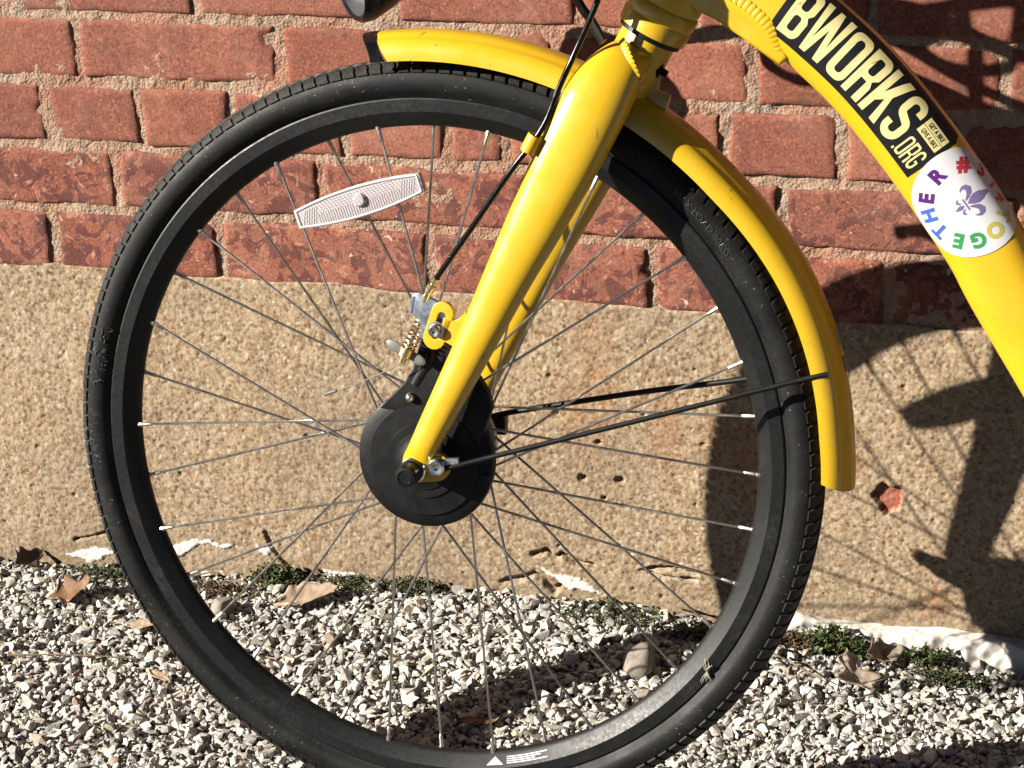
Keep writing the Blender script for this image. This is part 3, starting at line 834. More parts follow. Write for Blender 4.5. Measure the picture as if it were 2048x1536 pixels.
for k in range(36):
    th = math.radians(10 * k); near = k % 4 in (0, 2); sg = 1 if k % 4 in (0, 1) else -1
    sN = 2.2 if near else -2.2; sH = FLN if near else FLF
    P = 32.0; Rn = 297.0
    foot = th + sg * math.acos(P / Rn)            # tangent foot on the offset circle
    best = None
    for q in (th + math.acos(P / Rn), th - math.acos(P / Rn)):
        N_ = Vector((Rn * math.cos(th), Rn * math.sin(th))); H_ = Vector((P * math.cos(q), P * math.sin(q)))
        d = (H_ - N_).normalized(); p = N_.x * d.y - N_.y * d.x
        if p * sg > 0: best = q
    hx, hy = P * math.cos(best), P * math.sin(best)
    nip = Lc(Rn * math.cos(th), Rn * math.sin(th), sN); hub = Lc(hx, hy, sH + (1.6 if (k // 4) % 2 else -1.6))
    dirv = (hub - nip).normalized()
    mb = MB(); mb.tube([nip + dirv * 0.006, nip + dirv * 0.05, hub - dirv * 0.03, hub], [0.00118, 0.00118, 0.00118, 0.0013], 7)
    so = mb.build('spoke', SPOKE, fwheel); spoke_me.append(so.data)
    nb = MB(); nb.tube([nip + dirv * 0.002, nip + dirv * 0.0065, nip + dirv * 0.0068, nip + dirv * 0.0165, nip + dirv * 0.0178], [0.0026, 0.0026, 0.0019, 0.0018, 0.0011], 8)
    so2 = nb.build('nipple', NIPPLE, fwheel); spoke_me.append(so2.data)
hb = MB(); Y_ = Vector((0, -1, 0)); HC = Lc(0, 0, 0)
hb.lathe([(0, -0.052), (0.012, -0.052), (0.014, -0.044), (0.032, -0.040), (0.040, -0.034), (0.046, -0.033), (0.0475, -0.030), (0.046, -0.027), (0.036, -0.025), (0.030, -0.020), (0.029, 0.010), (0.038, 0.015), (0.041, 0.018), (0.038, 0.021), (0.02, 0.022), (0, 0.022)], HC, Y_, 48)
hub_o = hb.build('hub', ZINC, fwheel)
# warning label on the rim (a triangle and lines of print too small to read)
def rim_patch(mb, a0, a1, t0, t1, off, n=6):
    """patch on the near chamfer; a in degrees, t 0..1 from inner to outer edge"""
    vs = []; fs = []
    for i in range(n + 1):
        a = math.radians(a0 + (a1 - a0) * i / n)
        for t in (t0, t1):
            r = 294.4 + 9.4 * t; s = 5.4 + 6.9 * t
            vs.append(circ(r - off * 0.59, a, s + off * 0.81))
    for i in range(n): fs.append((2 * i, 2 * i + 1, 2 * i + 3, 2 * i + 2))
    mb.add(vs, fs)
lb = MB(); rim_patch(lb, -82.0, -64.8, 0.06, 0.94, 0.12, 14); label_o = lb.build('warning_label', BLACKST, fwheel, smooth=False)
lw = MB()
tri = [(-80.9, 0.82), (-78.2, 0.82), (-79.5, 0.14)]
lw.add([circ(294.4 + 9.4 * (1 - t) - 0.14, math.radians(a), 5.4 + 6.9 * (1 - t) + 0.2) for a, t in [(-81.0, 0.16), (-77.9, 0.16), (-79.4, 0.86)]], [(0, 1, 2)])
for j in range(4): rim_patch(lw, -77.2, -69.5 - (j % 3) * 1.2, 0.2 + j * 0.17, 0.28 + j * 0.17, 0.24)
lw.build('label_print', WHITEST, fwheel, smooth=False)
# embossed sidewall lettering
def tyre_text(txt, size, ang_mid, rmid, rev):
    vs, fs = text_fill(txt, size, 0.0, 1.05)
    out = []
    for v in vs:
        a = ang_mid - v.x / rmid; r = rmid + v.y - size * 0.35
        c = (r - 330.5) / 17.55; c = max(-0.98, min(0.98, c)); p = math.acos(c)
        out.append(circ(r, a, math.sin(p) * 17.55 * 1.06 + 0.32))
    return out, fs
LETR = mat_plain('raised_rubber_lettering', (0.020, 0.020, 0.020), 0.48, 0, 0.2, 90)
mb = MB(); mb.add(*tyre_text('MAX LOAD 80KG', 8.6, math.radians(42.5), 329, 0)); mb.build('sidewall_lettering', LETR, fwheel, smooth=False)
LETS = mat_plain('scuffed_rubber_lettering', (0.085, 0.085, 0.08), 0.5, 0, 0.6, 260)
mb = MB(); g_ = random.Random(12)
for k in range(30):                                               # worn-off raised marks, no longer readable
    a = math.radians(163.5 + 9.5 * g_.random()); r0 = 323 + 11 * g_.random(); da = g_.gauss(0, 0.006); dr = g_.uniform(-2.6, 2.6); bow = g_.gauss(0, 1.2)
    P = []
    for q in range(6):
        t = q / 5; r = r0 + dr * t + bow * math.sin(PI * t); p_ = math.acos(max(-0.98, min(0.98, (r - 330.5) / 17.55))); P.append(circ(r, a + da * t, math.sin(p_) * 17.55 * 1.06 + 0.1))
    mb.tube(P, 0.00055, 5)
mb.build('sidewall_marks', LETS, fwheel)
# spoke reflector
C0 = Vector((-66, 224)); ax = Vector((0.949, 0.315)).normalized(); ay = Vector((-ax.y, ax.x))
def refl_outline(k):
    pts = []
    for i in range(17):
        t = -1 + 2 * i / 16; pts.append((t, 1 - 0.42 * t * t))
    o = [(t * 61 * k, 13.2 * h * k) for t, h in pts] + [(t * 61 * k, -13.2 * h * k) for t, h in pts[::-1]]
    return [tuple(C0 + ax * x + ay * y) for x, y in o]
vs, fs = poly_fill([refl_outline(1.0)], 6.0, 1.0)
mb = MB(); mb.add([Lc(v.x, v.y, v.z + 10) for v in vs], fs); mb.build('spoke_reflector', LENS, fwheel, label='clear plastic wheel reflector')
mb = MB()
for sgn in (1, -1):
    pts = []
    for i in range(25):
        t = -1 + 2 * i / 24; q = C0 + ax * t * 59.5 + ay * sgn * 12.6 * (1 - 0.42 * t * t); pts.append(Lc(q.x, q.y, 14.0))
    mb.tube(pts, 0.0011, 6)
for sgn in (1, -1):
    a_ = C0 + ax * sgn * 59.5 + ay * 7.3; b_ = C0 + ax * sgn * 59.5 - ay * 7.3; mb.tube([Lc(a_.x, a_.y, 14), Lc(b_.x, b_.y, 14)], 0.0011, 6)
mb.build('reflector_rib', WHITEST, fwheel)
mb = MB()
for i in range(46):
    x = -54 + i * 2.4; hgt = 12.0 * (1 - 0.42 * (x / 61) ** 2)
    lo, hi = (-hgt, 0.5) if abs(x) < 40 else (-hgt, hgt * 0.7)
    sk = 3.0 if abs(x) >= 40 else 0
    a_ = C0 + ax * (x - sk) + ay * lo; b_ = C0 + ax * (x + sk) + ay * hi
    mb.tube([Lc(a_.x, a_.y, 13.9), Lc(b_.x, b_.y, 13.9)], 0.0005, 4)
for j in range(4):
    a_ = C0 - ax * 36 + ay * (2.6 + j * 2.1); b_ = C0 + ax * 36 + ay * (2.6 + j * 2.1); mb.tube([Lc(a_.x, a_.y, 13.9), Lc(b_.x, b_.y, 13.9)], 0.0005, 4)
mb.build('reflector_prism', LENS, fwheel)
mb = MB(); q = C0 + ax * 2 + ay * 1; mb.lathe([(0, 0.0045), (0.0045, 0.0042), (0.0062, 0.0025), (0.0064, 0)], Lc(q.x, q.y, 13), Y_, 16); mb.build('reflector_stud', LENS, fwheel)

# ---- roller brake on the near side
brake = MB()
brake.lathe([(0.0, 0.047), (0.010, 0.047), (0.0165, 0.0462), (0.019, 0.0445), (0.0255, 0.0440), (0.0265, 0.0425), (0.0335, 0.0423), (0.0345, 0.0405), (0.0505, 0.0395), (0.0515, 0.0375), (0.0525, 0.0372), (0.0600, 0.0366), (0.0622, 0.0350), (0.0630, 0.031), (0.0622, 0.024), (0.05, 0.022), (0.0, 0.022)], HC, Y_, 72)
BRK = mat_plain('satin_black_brake_cover', (0.0035, 0.0037, 0.004), 0.5, 0, 0.5, 30, 0.0002)
brake_o = brake.build('drum_brake', BRK, bike)
vs, fs = poly_fill([[(-38, 46), (-29, 56), (-17, 68), (-8, 82), (-2, 104), (2, 119), (9, 124), (19, 122), (24, 112), (29, 100), (40, 88), (50, 77), (57, 66), (61, 52), (50, 20), (20, 40), (-14, 44)]], 8, 1.4)
mb = MB(); mb.add([Lc(v.x, v.y, v.z + 33.2) for v in vs], fs); mb.build('brake_arm', BRK, brake_o)
mb = MB(); mb.tube([Lc(-8, 68, 38.0), Lc(6, 92, 38.2), Lc(12, 116, 38.2)], [0.004, 0.0045, 0.004], 10, sx=0.5); mb.tube([Lc(14, 78, 38.0), Lc(18, 98, 38.2)], [0.003, 0.003], 8, sx=0.5); mb.build('brake_arm_rib', BRK, brake_o)
mb = MB(); mb.lathe([(0, 0.0046), (0.002, 0.0044), (0.0036, 0.003), (0.0044, 0.0008), (0.0045, -0.003)], Lc(-11.5, 57, 40), Y_, 16); mb.build('brake_rivet', STEEL, brake_o)
mb = MB()
mb.box(Lc(57, -11, 39.5), (0.003, 0.0014, 0.0026)); mb.build('brake_tab', BLACKM, brake_o)
# reaction bracket: folded zinc plate behind the slotted lug
vs, fs = poly_fill([[(-6, 139), (-3, 152), (3, 155), (22, 147), (27, 140), (20, 120), (9, 114), (3, 117), (6, 128), (2, 133)]], 3.0, 0.7)
mb = MB(); mb.add([Lc(v.x, v.y, v.z + 54) for v in vs], fs); mb.box(Lc(-3.5, 145, 48), (0.0012, 0.009, 0.0075), Matrix.Rotation(0.2, 3, 'Y')); brk2 = mb.build('cable_bracket', ZINC, bike)
# cable end: barrel, spring, wing nut, inner wire with crimp
sp0, sp1 = Lc(6, 135, 50), Lc(-11, 101, 50); axv = (sp1 - sp0); Ls_ = axv.length; axn = axv.normalized()
pa = axn.cross(Vector((0, 1, 0))).normalized(); pb = axn.cross(pa)
pts = [sp0 + axn * (Ls_ * i / 126) + (pa * math.cos(i / 14 * 2 * PI) + pb * math.sin(i / 14 * 2 * PI)) * 0.0054 for i in range(127)]
mb = MB(); mb.tube(pts, 0.00085, 6); mb.build('brake_spring', BRASS, bike)
mb = MB(); mb.tube([Lc(13, 160, 50), sp0 - axn * 0.006, sp1 + axn * 0.012], [0.0009] * 3, 6)
mb.tube([sp1 + axn * 0.012, Lc(-30, 82, 49), Lc(-58, 68, 48), Lc(-86, 57, 47)], [0.00055] * 4, 6); mb.tube([Lc(-78, 60.5, 47.3), Lc(-90, 55.5, 47)], [0.0015, 0.0013], 8)
mb.build('brake_wire', mat_plain('dull_wire', (0.13, 0.12, 0.11), 0.6, 0.0), bike)
mb = MB(); mb.tube([sp1 - axn * 0.012, sp1 - axn * 0.004, sp1 - axn * 0.0035, sp1 + axn * 0.004, sp1 + axn * 0.0045, sp1 + axn * 0.010], [0.0032, 0.0032, 0.0064, 0.0064, 0.0036, 0.003], 10); mb.build('adjusting_nut', BRASS, bike)
for sg in (-1, 1):
    mb = MB(); c_ = sp1 + pa * 0.011 * sg + axn * 0.001
    mb.ball(c_, 0.009, 12, (1.0, 0.16, 0.55), Matrix((pa, pb, axn)).transposed()); mb.build('adjusting_nut_wing', mat_plain('dull_zinc', (0.26, 0.27, 0.25), 0.55, 0.3), bike)
mb = MB(); mb.tube([Lc(22, 171, 62), Lc(17.5, 164.5, 59), Lc(17.2, 164, 59), Lc(13.5, 158.5, 57), Lc(13.3, 158.2, 57), Lc(9, 150, 54), Lc(6, 145, 52)], [0.0032, 0.0032, 0.0042, 0.0042, 0.0034, 0.0034, 0.003], 10); mb.build('cable_ferrule', BRASS, bike)
housing = spline([Lc(230, 560, 60), Lc(178, 470, 46), Lc(157, 405, 48), Lc(138.5, 362, 50), Lc(127.5, 335, 57), Lc(116, 303, 66), Lc(88, 264, 70), Lc(55, 217, 67), Lc(21, 170, 62)], 8)
mb = MB(); mb.tube(housing, 0.0026, 12); mb.build('brake_cable', GLOSSB, bike)

# ---- fork
FD = Vector((0.46, 0.888)); FN = Vector((0.888, -0.46))
def fpt(t, off, s): q = FD * t + FN * off; return Lc(q.x, q.y, s)
def blade(sgn):
    st = [(-8, 0, 5, 62.5, 3.2), (-3, -0.5, 11, 63, 4), (6, -1, 13.2, 63.5, 5.2), (14, -1.5, 12.6, 64, 7.5), (24, -2, 12.6, 64, 9.6), (45, -2.4, 13.6, 63.5, 11), (83, -3, 15.2, 62.5, 12), (139, -4, 17.6, 61, 13), (195, -5.6, 20.8, 59.5, 14), (250, -6.3, 24.6, 58, 15), (300, -7.4, 27.6, 56, 16), (335, -9, 29.0, 52.5, 17), (360, -9.8, 28.6, 47, 18), (380, -9.6, 26, 39, 18.5), (396, -8, 21.5, 29.5, 18.5), (406, -6, 17, 21, 16), (410, -4, 13, 14, 12)]
    P = spline([Vector((a, b, c)) for a, b, c, _, _ in st], 4); Q = spline([Vector((d, e, 0)) for _, _, _, d, e in st], 4)
    vs = []; fs = []; seg = 28
    for (p, q) in zip(P, Q):
        for k in range(seg):
            a = 2 * PI * k / seg; ca, sa = math.cos(a), math.sin(a)
            ex = 0.85
            x = math.copysign(abs(ca) ** ex, ca) * p.z; y = math.copysign(abs(sa) ** ex, sa) * q.y
            vs.append(fpt(p.x, p.y + x, sgn * (q.x + y)))
    for i in range(len(P) - 1):
        for k in range(seg):
            k2 = (k + 1) % seg; fs.append((i * seg + k, i * seg + k2, (i + 1) * seg + k2, (i + 1) * seg + k))
    fs.append(tuple(range(seg))); fs.append(tuple((len(P) - 1) * seg + k for k in range(seg)))
    return vs, fs
AX = FD.normalized(); AXV = Vector((AX.x, 0, AX.y))
def axp(t, off=-3.0): return fpt(t, off, 0)
fork = MB()
for sg in (1, -1): fork.add(*blade(sg))
fork.tube([axp(352), axp(366), axp(372), axp(418.5)], [0.018, 0.0235, 0.0240, 0.0240], 36)
fork_o = fork.build('fork', PAINT, bike, sharp=math.radians(50))
# weld bead rows: crown and gusset
def bead(pts, r, nm, parent, step=0.0032):
    mb = MB(); P = spline(pts, 10); acc = 0; last = P[0]
    for i in range(1, len(P)):
        acc += (P[i] - last).length; last = P[i]
        if acc >= step:
            acc = 0; t = (P[i] - P[i - 1]).normalized(); nrm = Vector((0, -1, 0)); bb = t.cross(nrm).normalized(); nrm = bb.cross(t)
            mb.ball(P[i], r, 10, (0.62, 1.0, 0.2), Matrix((t, bb, nrm)).transposed())
    return mb.build(nm, PAINT, parent)
bead([fpt(409, -20, 26), fpt(406, -12, 36), fpt(400, -2, 42.5), fpt(392, 8, 43), fpt(384, 15, 38)], 0.0056, 'weld_bead', fork_o, 0.0036)
# slotted brake lug on the near blade
def stadium(c, d, hl, r, n=10):
    d = Vector(d).normalized(); m = Vector((-d.y, d.x)); o = []
    for sg, base in ((1, 0), (-1, PI)):
        for i in range(n + 1):
            a = -PI / 2 + PI * i / n + base
            o.append(tuple(Vector(c) + d * sg * hl + d * math.cos(a) * r + m * math.sin(a) * r))
    return o
sd = Vector((0.33, 0.944)); cS = Vector((22.5, 129))
out = stadium(cS, sd, 12.0, 9.4)
hole = stadium(cS + Vector((0.4, 0)), sd, 9.0, 4.1)[::-1]
vs, fs = poly_fill([out, hole], 4.2, 0.5)
mb = MB(); mb.add([Lc(v.x, v.y, v.z + 60) for v in vs], fs)
vs, fs = poly_fill([[(28, 136), (35, 133.5), (41, 135.5), (47, 142), (53, 128), (42, 106), (36, 112), (28, 116), (25, 124)]], 4.0, 0.5)
mb.add([Lc(v.x, v.y, v.z + 60.1) for v in vs], fs)
mb.build('brake_lug', PAINT, fork_o, sharp=math.radians(50))
mb = MB(); mb.lathe([(0, 0.0030), (0.0018, 0.0030), (0.0022, 0.0052), (0.0040, 0.0056), (0.0052, 0.0046), (0.0056, 0.002), (0.0057, -0.001), (0.0074, -0.0012), (0.0074, -0.003)], Lc(20.5, 125.5, 64), Y_, 18); mb.build('lug_bolt', STEEL, bike)
# cable clip
mb = MB(); c0 = Lc(107, 290, 67)
mb.tube([c0 - AXV * 0.0078, c0 + AXV * 0.0078], [0.0066, 0.0066], 16); mb.box(fpt(304, -31, 60) + Vector((0, 0, 0)), (0.008, 0.006, 0.0065), Matrix.Rotation(-0.48, 3, 'Y')); mb.build('cable_clip', PAINT, fork_o)
# dropout hardware: washer, nut, rubber cap, stay bolt
mb = MB(); mb.lathe([(0.006, 0.0655), (0.0062, 0.0705), (0.0105, 0.0705), (0.0116, 0.0695), (0.0116, 0.0655)], HC, Y_, 32); mb.build('axle_washer', STEEL, bike)
mb = MB(); mb.lathe([(0, 0.0705), (0.0105, 0.0705), (0.0108, 0.0760), (0.0095, 0.0775), (0.0095, 0.0890), (0.0088, 0.0915), (0.0062, 0.0920), (0.0058, 0.0912), (0, 0.0910)], HC, Y_, 28); mb.build('axle_cap', BLACK, bike)
mb = MB(); mb.lathe([(0, -0.066), (0.012, -0.066), (0.0115, -0.078), (0.008, -0.08), (0.008, -0.09), (0, -0.091)], HC, Y_, 24); mb.build('axle_cap', BLACK, bike)
for sg in (1, -1):
    vs, fs = poly_fill([stadium((10, 2), (1, 0.12), 9, 12.5)], 5, 0.6); mb = MB(); mb.add([Lc(v.x, v.y, sg * 62 + v.z) for v in vs], fs); mb.build('dropout', PAINT, fork_o)
    mb = MB(); mb.lathe([(0, 0.0040), (0.0024, 0.0042), (0.0030, 0.0080), (0.0060, 0.0085), (0.0076, 0.0070), (0.0082, 0.003), (0.0083, -0.002)], Lc(22, 5, sg * 65), Y_ * sg, 18); mb.build('stay_bolt', STEEL, bike)
    mb = MB(); mb.box(Lc(33, 9, sg * 64), (0.0075, 0.0022, 0.0032), Matrix.Rotation(-0.12, 3, 'Y')); mb.build('stay_clamp', ZINC, bike)
# fender stays
mb = MB(); mb.tube(spline([Lc(24, 2, 69), Lc(40, 6.5, 66), Lc(75, 17, 60), Lc(206, 57, 45), Lc(330, 95, 31), Lc(352, 101, 28)], 6), [0.0023] * 31, 10); mb.build('fender_stay', BLACKM, bike)
mb = MB(); mb.tube(spline([Lc(24, 10, -68), Lc(40, 18, -62), Lc(91, 32, -55), Lc(183, 55, -45), Lc(273, 75, -36), Lc(350, 96, -28)], 6), [0.0026] * 31, 10); mb.build('fender_stay', BLACKM, bike)
mb = MB(); mb.box(Lc(40, 8, -62), (0.006, 0.005, 0.008)); mb.build('stay_bolt_nut', BLACK, bike)

# ---- front fender
def fender_mesh(a0, a1, rin=350.0, rout=374.5, half=28.5, n=90, th=1.3):
    sec = []
    m = 36
    for i in range(m + 1):
        t = -1 + 2 * i / m; ang = t * PI / 2
        s = half * math.copysign(abs(math.sin(ang)) ** 0.92, ang); r = rin + (rout - rin) * abs(math.cos(ang)) ** 0.78 - 1.3 * math.exp(-((abs(t) - 0.42) / 0.10) ** 2)
        sec.append((r, s))
    inner = []
    for i, (r, s) in enumerate(sec):
        t = -1 + 2 * i / m; inner.append((r - th * math.cos(t * PI / 2), s - th * math.sin(t * PI / 2)))
    ring = sec + inner[::-1]; M_ = len(ring); vs = []; fs = []
    for j in range(n + 1):
        f = j / n; a = math.radians(a0 + (a1 - a0) * f)
        for q, (r, s) in enumerate(ring):
            # the front end is cut on a slant, the rear end flares
            rel = (r - rin) / (rout - rin)
            da = math.radians(2.0) * (1 - rel) * max(0, 1 - f * 8)
            db = math.radians(-1.6) * (rel) * max(0, 1 - (1 - f) * 10)
            fl = 1 + 0.10 * max(0, f - 0.7) * 3
            bump = 3.5 * max(0, math.sin(PI * min(1, max(0, (f - 0.55) / 0.38)))) 
            vs.append(circ(r + bump * 1.0, a - da + db, s * (1 + 0.05 * math.sin(PI * f)) * fl))
    for j in range(n):
        for q in range(M_):
            q2 = (q + 1) % M_; fs.append((j * M_ + q, j * M_ + q2, (j + 1) * M_ + q2, (j + 1) * M_ + q))
    fs.append(tuple(range(M_))); fs.append(tuple(n * M_ + q for q in range(M_)))
    return vs, fs
mb = MB(); mb.add(*fender_mesh(97.2, 0.9)); fend_o = mb.build('front_fender', PAINT, bike, sharp=math.radians(55))
# pressed rib along the rear half
mb = MB()
vs, fs = [], []
n = 10
ring = []
for i in range(13):
    t = -1 + 2 * i / 12; ang = t * PI / 2; ring.append((350.0 + 24.5 * abs(math.cos(ang)) ** 0.78, 28.6 * math.sin(ang)))
inner = [(r - 2.2 * math.cos((-1 + 2 * i / 12) * PI / 2), s - 2.2 * math.sin((-1 + 2 * i / 12) * PI / 2)) for i, (r, s) in enumerate(ring)]
rr_ = ring + inner[::-1]; M_ = len(rr_)
for j in range(n + 1):
    f = j / n; a = math.radians(97.45 + 2.0 * f)
    for (r, s) in rr_:
        low = (374.5 - r) / 24.5
        vs.append(circ(r + 0.2, a - math.radians(1.75) * low - math.radians(0.5) * f * math.sin(low * PI), s))
for j in range(n):
    for q in range(M_):
        q2 = (q + 1) % M_; fs.append((j * M_ + q, j * M_ + q2, (j + 1) * M_ + q2, (j + 1) * M_ + q))
fs.append(tuple(range(M_))); fs.append(tuple(n * M_ + q for q in range(M_)))
mb.add(vs, fs); mb.build('fender_tip', GLOSSB, fend_o, label='black rubber end trim')
# chipped lip on the outer edge of the rear half
FL = mat_leafy('chipped_edge', (0.30, 0.26, 0.20), (0.62, 0.56, 0.46), 0.8, 0, 300)
for a in (20.3, 19.2, 16.6, 15.6):
    mb = MB(); mb.ball(circ(377.6, math.radians(a), 3), 0.0028, 8, (0.5, 0.6, 1.5), Matrix.Rotation(-math.radians(a) , 3, 'Y')); mb.build('fender_edge_chip', FL, fend_o)
# fender bracket behind the crown, bolt, hook
mb = MB(); mb.tube(spline([Lc(192, 356, 4), Lc(191, 340, 4), Lc(190, 327, 4), Lc(196, 320, 4), Lc(207, 316, 4)], 5), [0.010, 0.010, 0.010, 0.010, 0.010] * 4 + [0.010], 10, sx=0.3); mb.build('fender_bracket', PAINT, bike)
mb = MB(); mb.tube([Lc(190, 351, 6), Lc(195, 348.6, 6), Lc(195.2, 348.5, 6), Lc(202, 345, 6), Lc(202.2, 344.9, 6), Lc(207, 342.5, 6)], [0.0085, 0.0085, 0.0068, 0.0068, 0.0038, 0.003], 6); mb.build('bracket_bolt', BLACK, bike, smooth=False)
mb = MB(); mb.tube(spline([Lc(192, 358, 5), Lc(203, 364, 5), Lc(212, 373, 5), Lc(217, 382, 5), Lc(224, 391, 5)], 6), [0.0052] * 24 + [0.003], 12); mb.build('cable_hook', PAINT, bike)

# ---- headset and head tube
mb = MB(); mb.tube([axp(418.4), axp(419), axp(422.6), axp(423.2)], [0.024, 0.0275, 0.0275, 0.024], 40); mb.build('headset_seal', BLACK, bike)
frame = MB()
frame.tube([axp(422.8), axp(423.6), axp(434), axp(436), axp(438), axp(447), axp(449), axp(451), axp(462), axp(560), axp(563), axp(580)], [0.027, 0.0300, 0.0304, 0.0292, 0.0304, 0.0304, 0.0286, 0.0300, 0.0292, 0.0292, 0.0305, 0.0305], 48)
# down tube: flat sided oval swept along its axis
CL = spline([Vector((p[0], p[1], 0)) for p in [(214, 470), (238, 444), (265, 424), (293, 405), (325, 382), (371, 341), (420, 284), (469, 217), (493, 176), (535, 110), (578, 40), (618, -38)]], 10)
TH, TB, TE = 33.0, 26.0, 2.7
ARC = [0.0]
for a, b in zip(CL[:-1], CL[1:]): ARC.append(ARC[-1] + (b - a).length)
def cl_at(a):
    i = max(0, min(len(CL) - 2, int(np.searchsorted(ARC, a)) - 1)); f = (a - ARC[i]) / (ARC[i + 1] - ARC[i])
    p = CL[i].lerp(CL[i + 1], f); lo = CL[max(i - 2, 0)]; hi = CL[min(i + 3, len(CL) - 1)]; t = (hi - lo).normalized()
    return p, t, Vector((-t.y, t.x, 0)) * (1 if -t.y * 0.7 + t.x * 0.7 > 0 else -1)
def sec_pt(phi):
    c, s = math.cos(phi), math.sin(phi)
    return math.copysign(abs(s) ** (2 / TE), s) * TH, math.copysign(abs(c) ** (2 / TE), c) * TB     # (w, s)
vs = []; fs = []; seg = 40
for i in range(len(CL)):
    p, t, nn = cl_at(ARC[i])
    k = 1.0
    for j in range(seg):
        w, s = sec_pt(2 * PI * j / seg); q = p + nn * w * k; vs.append(Lc(q.x, q.y, s))
for i in range(len(CL) - 1):
    for j in range(seg):
        j2 = (j + 1) % seg; fs.append((i * seg + j, i * seg + j2, (i + 1) * seg + j2, (i + 1) * seg + j))
fs.append(tuple(range(seg))); fs.append(tuple((len(CL) - 1) * seg + j for j in range(seg)))
frame.add(vs, fs)
# gusset under the down tube
gs = [(219, 414), (232, 401), (250, 393.5), (275, 378), (302, 359), (306, 362), (290, 392), (250, 424), (228, 440)]
vs, fs = poly_fill([gs], 34, 4); frame.add([Lc(v.x, v.y, v.z) for v in vs], fs)
# rest of the frame, behind the picture's right edge
def tb(pts, r, seg=20): frame.tube(spline([Lc(*p) for p in pts], 8), r, seg)
tb([(600, -8, 0), (640, 60, 0), (700, 200, 0), (790, 420, 0)], 0.019)
for sg in (1, -1):
    tb([(620, -40, sg * 22), (760, -30, sg * 48), (1060, 0, sg * 62)], 0.010, 14)
    tb([(770, 370, sg * 14), (880, 250, sg * 45), (1060, 6, sg * 62)], 0.009, 14)
frame.tube([Lc(620, -42, -38), Lc(620, -42, 38)], 0.023, 28)
frame_o = frame.build('frame', PAINT, bike, sharp=math.radians(50))
bead([Lc(247, 424, 24), Lc(258, 414, 25.5), Lc(278, 401, 26), Lc(295, 385, 25), Lc(304, 366, 20)], 0.0055, 'weld_bead', frame_o, 0.0034)
bead([fpt(462, 26, 16), fpt(478, 24, 23), fpt(500, 24, 24), fpt(520, 24, 22)], 0.005, 'weld_bead', frame_o, 0.0036)

# ---- stickers on the down tube
PH = np.linspace(-PI * 0.75, PI * 0.75, 400); SW = np.array([sec_pt(p) for p in PH]); PER = np.concatenate([[0], np.cumsum(np.hypot(*np.diff(SW, axis=0).T))]); PER -= np.interp(0.0, PH, PER)
def on_tube(a, w, off):
    p, t, nn = cl_at(a); ph = float(np.interp(w, PER, PH)); ww, s = sec_pt(ph)
    nx = math.copysign(abs(math.sin(ph)) ** (2 - 2 / TE) / TH, math.sin(ph)); ns = math.copysign(abs(math.cos(ph)) ** (2 - 2 / TE) / TB, math.cos(ph)); L_ = math.hypot(nx, ns)
    ww += nx / L_ * off; s += ns / L_ * off
    q = p + nn * ww; return Lc(q.x, q.y, s)
def decal(name, vs, fs, off, mat, parent, ml=4.0):
    v2, f2 = refine(vs, fs, ml); mb = MB(); mb.add([on_tube(v.x, v.y, off) for v in v2], f2)
    return mb.build(name, mat, parent, smooth=True, sharp=math.radians(80))
def arc_of(u, v):
    d = [(Vector((u, v, 0)) - c).length for c in CL]; return ARC[int(np.argmin(d))]
A0 = arc_of(316, 390) - 15.0
AL, W0, W1 = 172.0, -18.0, 41.0
rect = [(A0, W0), (A0 + AL, W0), (A0 + AL, W1 - 9), (A0 + AL - 2, W1 - 6), (A0 + AL - 2.6, W1 - 2), (A0 + AL - 5, W1), (A0, W1)]
vs, fs = poly_fill([rect], 0.0); dec = decal('rectangular_sticker', vs, fs, 0.16, BLACKST, bike, 4.0); dec['label'] = 'black sticker with large cream lettering'
def rrect(x0, y0, x1, y1, r, n=5, corners=(1, 1, 1, 1)):
    o = []
    for (cx, cy, a0, k) in ((x1 - r, y0 + r, -PI / 2, 1), (x1 - r, y1 - r, 0, 2), (x0 + r, y1 - r, PI / 2, 3), (x0 + r, y0 + r, PI, 0)):
        if corners[k]:
            for i in range(n + 1):
                a = a0 + PI / 2 * i / n; o.append((cx + r * math.cos(a), cy + r * math.sin(a)))
        else:
            o.append((x1 if k in (1, 2) else x0, y0 if k in (0, 1) else y1))
    return o
def thick(path, t):
    P = [Vector(p) for p in path]; Lf, Rt = [], []
    for i, p in enumerate(P):
        a = P[max(i - 1, 0)]; b = P[min(i + 1, len(P) - 1)]; d = (b - a).normalized(); nn = Vector((-d.y, d.x))
        Lf.append(tuple(p + nn * t / 2)); Rt.append(tuple(p - nn * t / 2))
    return Lf + Rt[::-1]
def arcpts(cx, cy, r, a0, a1, n=7, ry=None): return [(cx + r * math.cos(math.radians(a0 + (a1 - a0) * i / n)), cy + (ry or r) * math.sin(math.radians(a0 + (a1 - a0) * i / n))) for i in range(n + 1)]
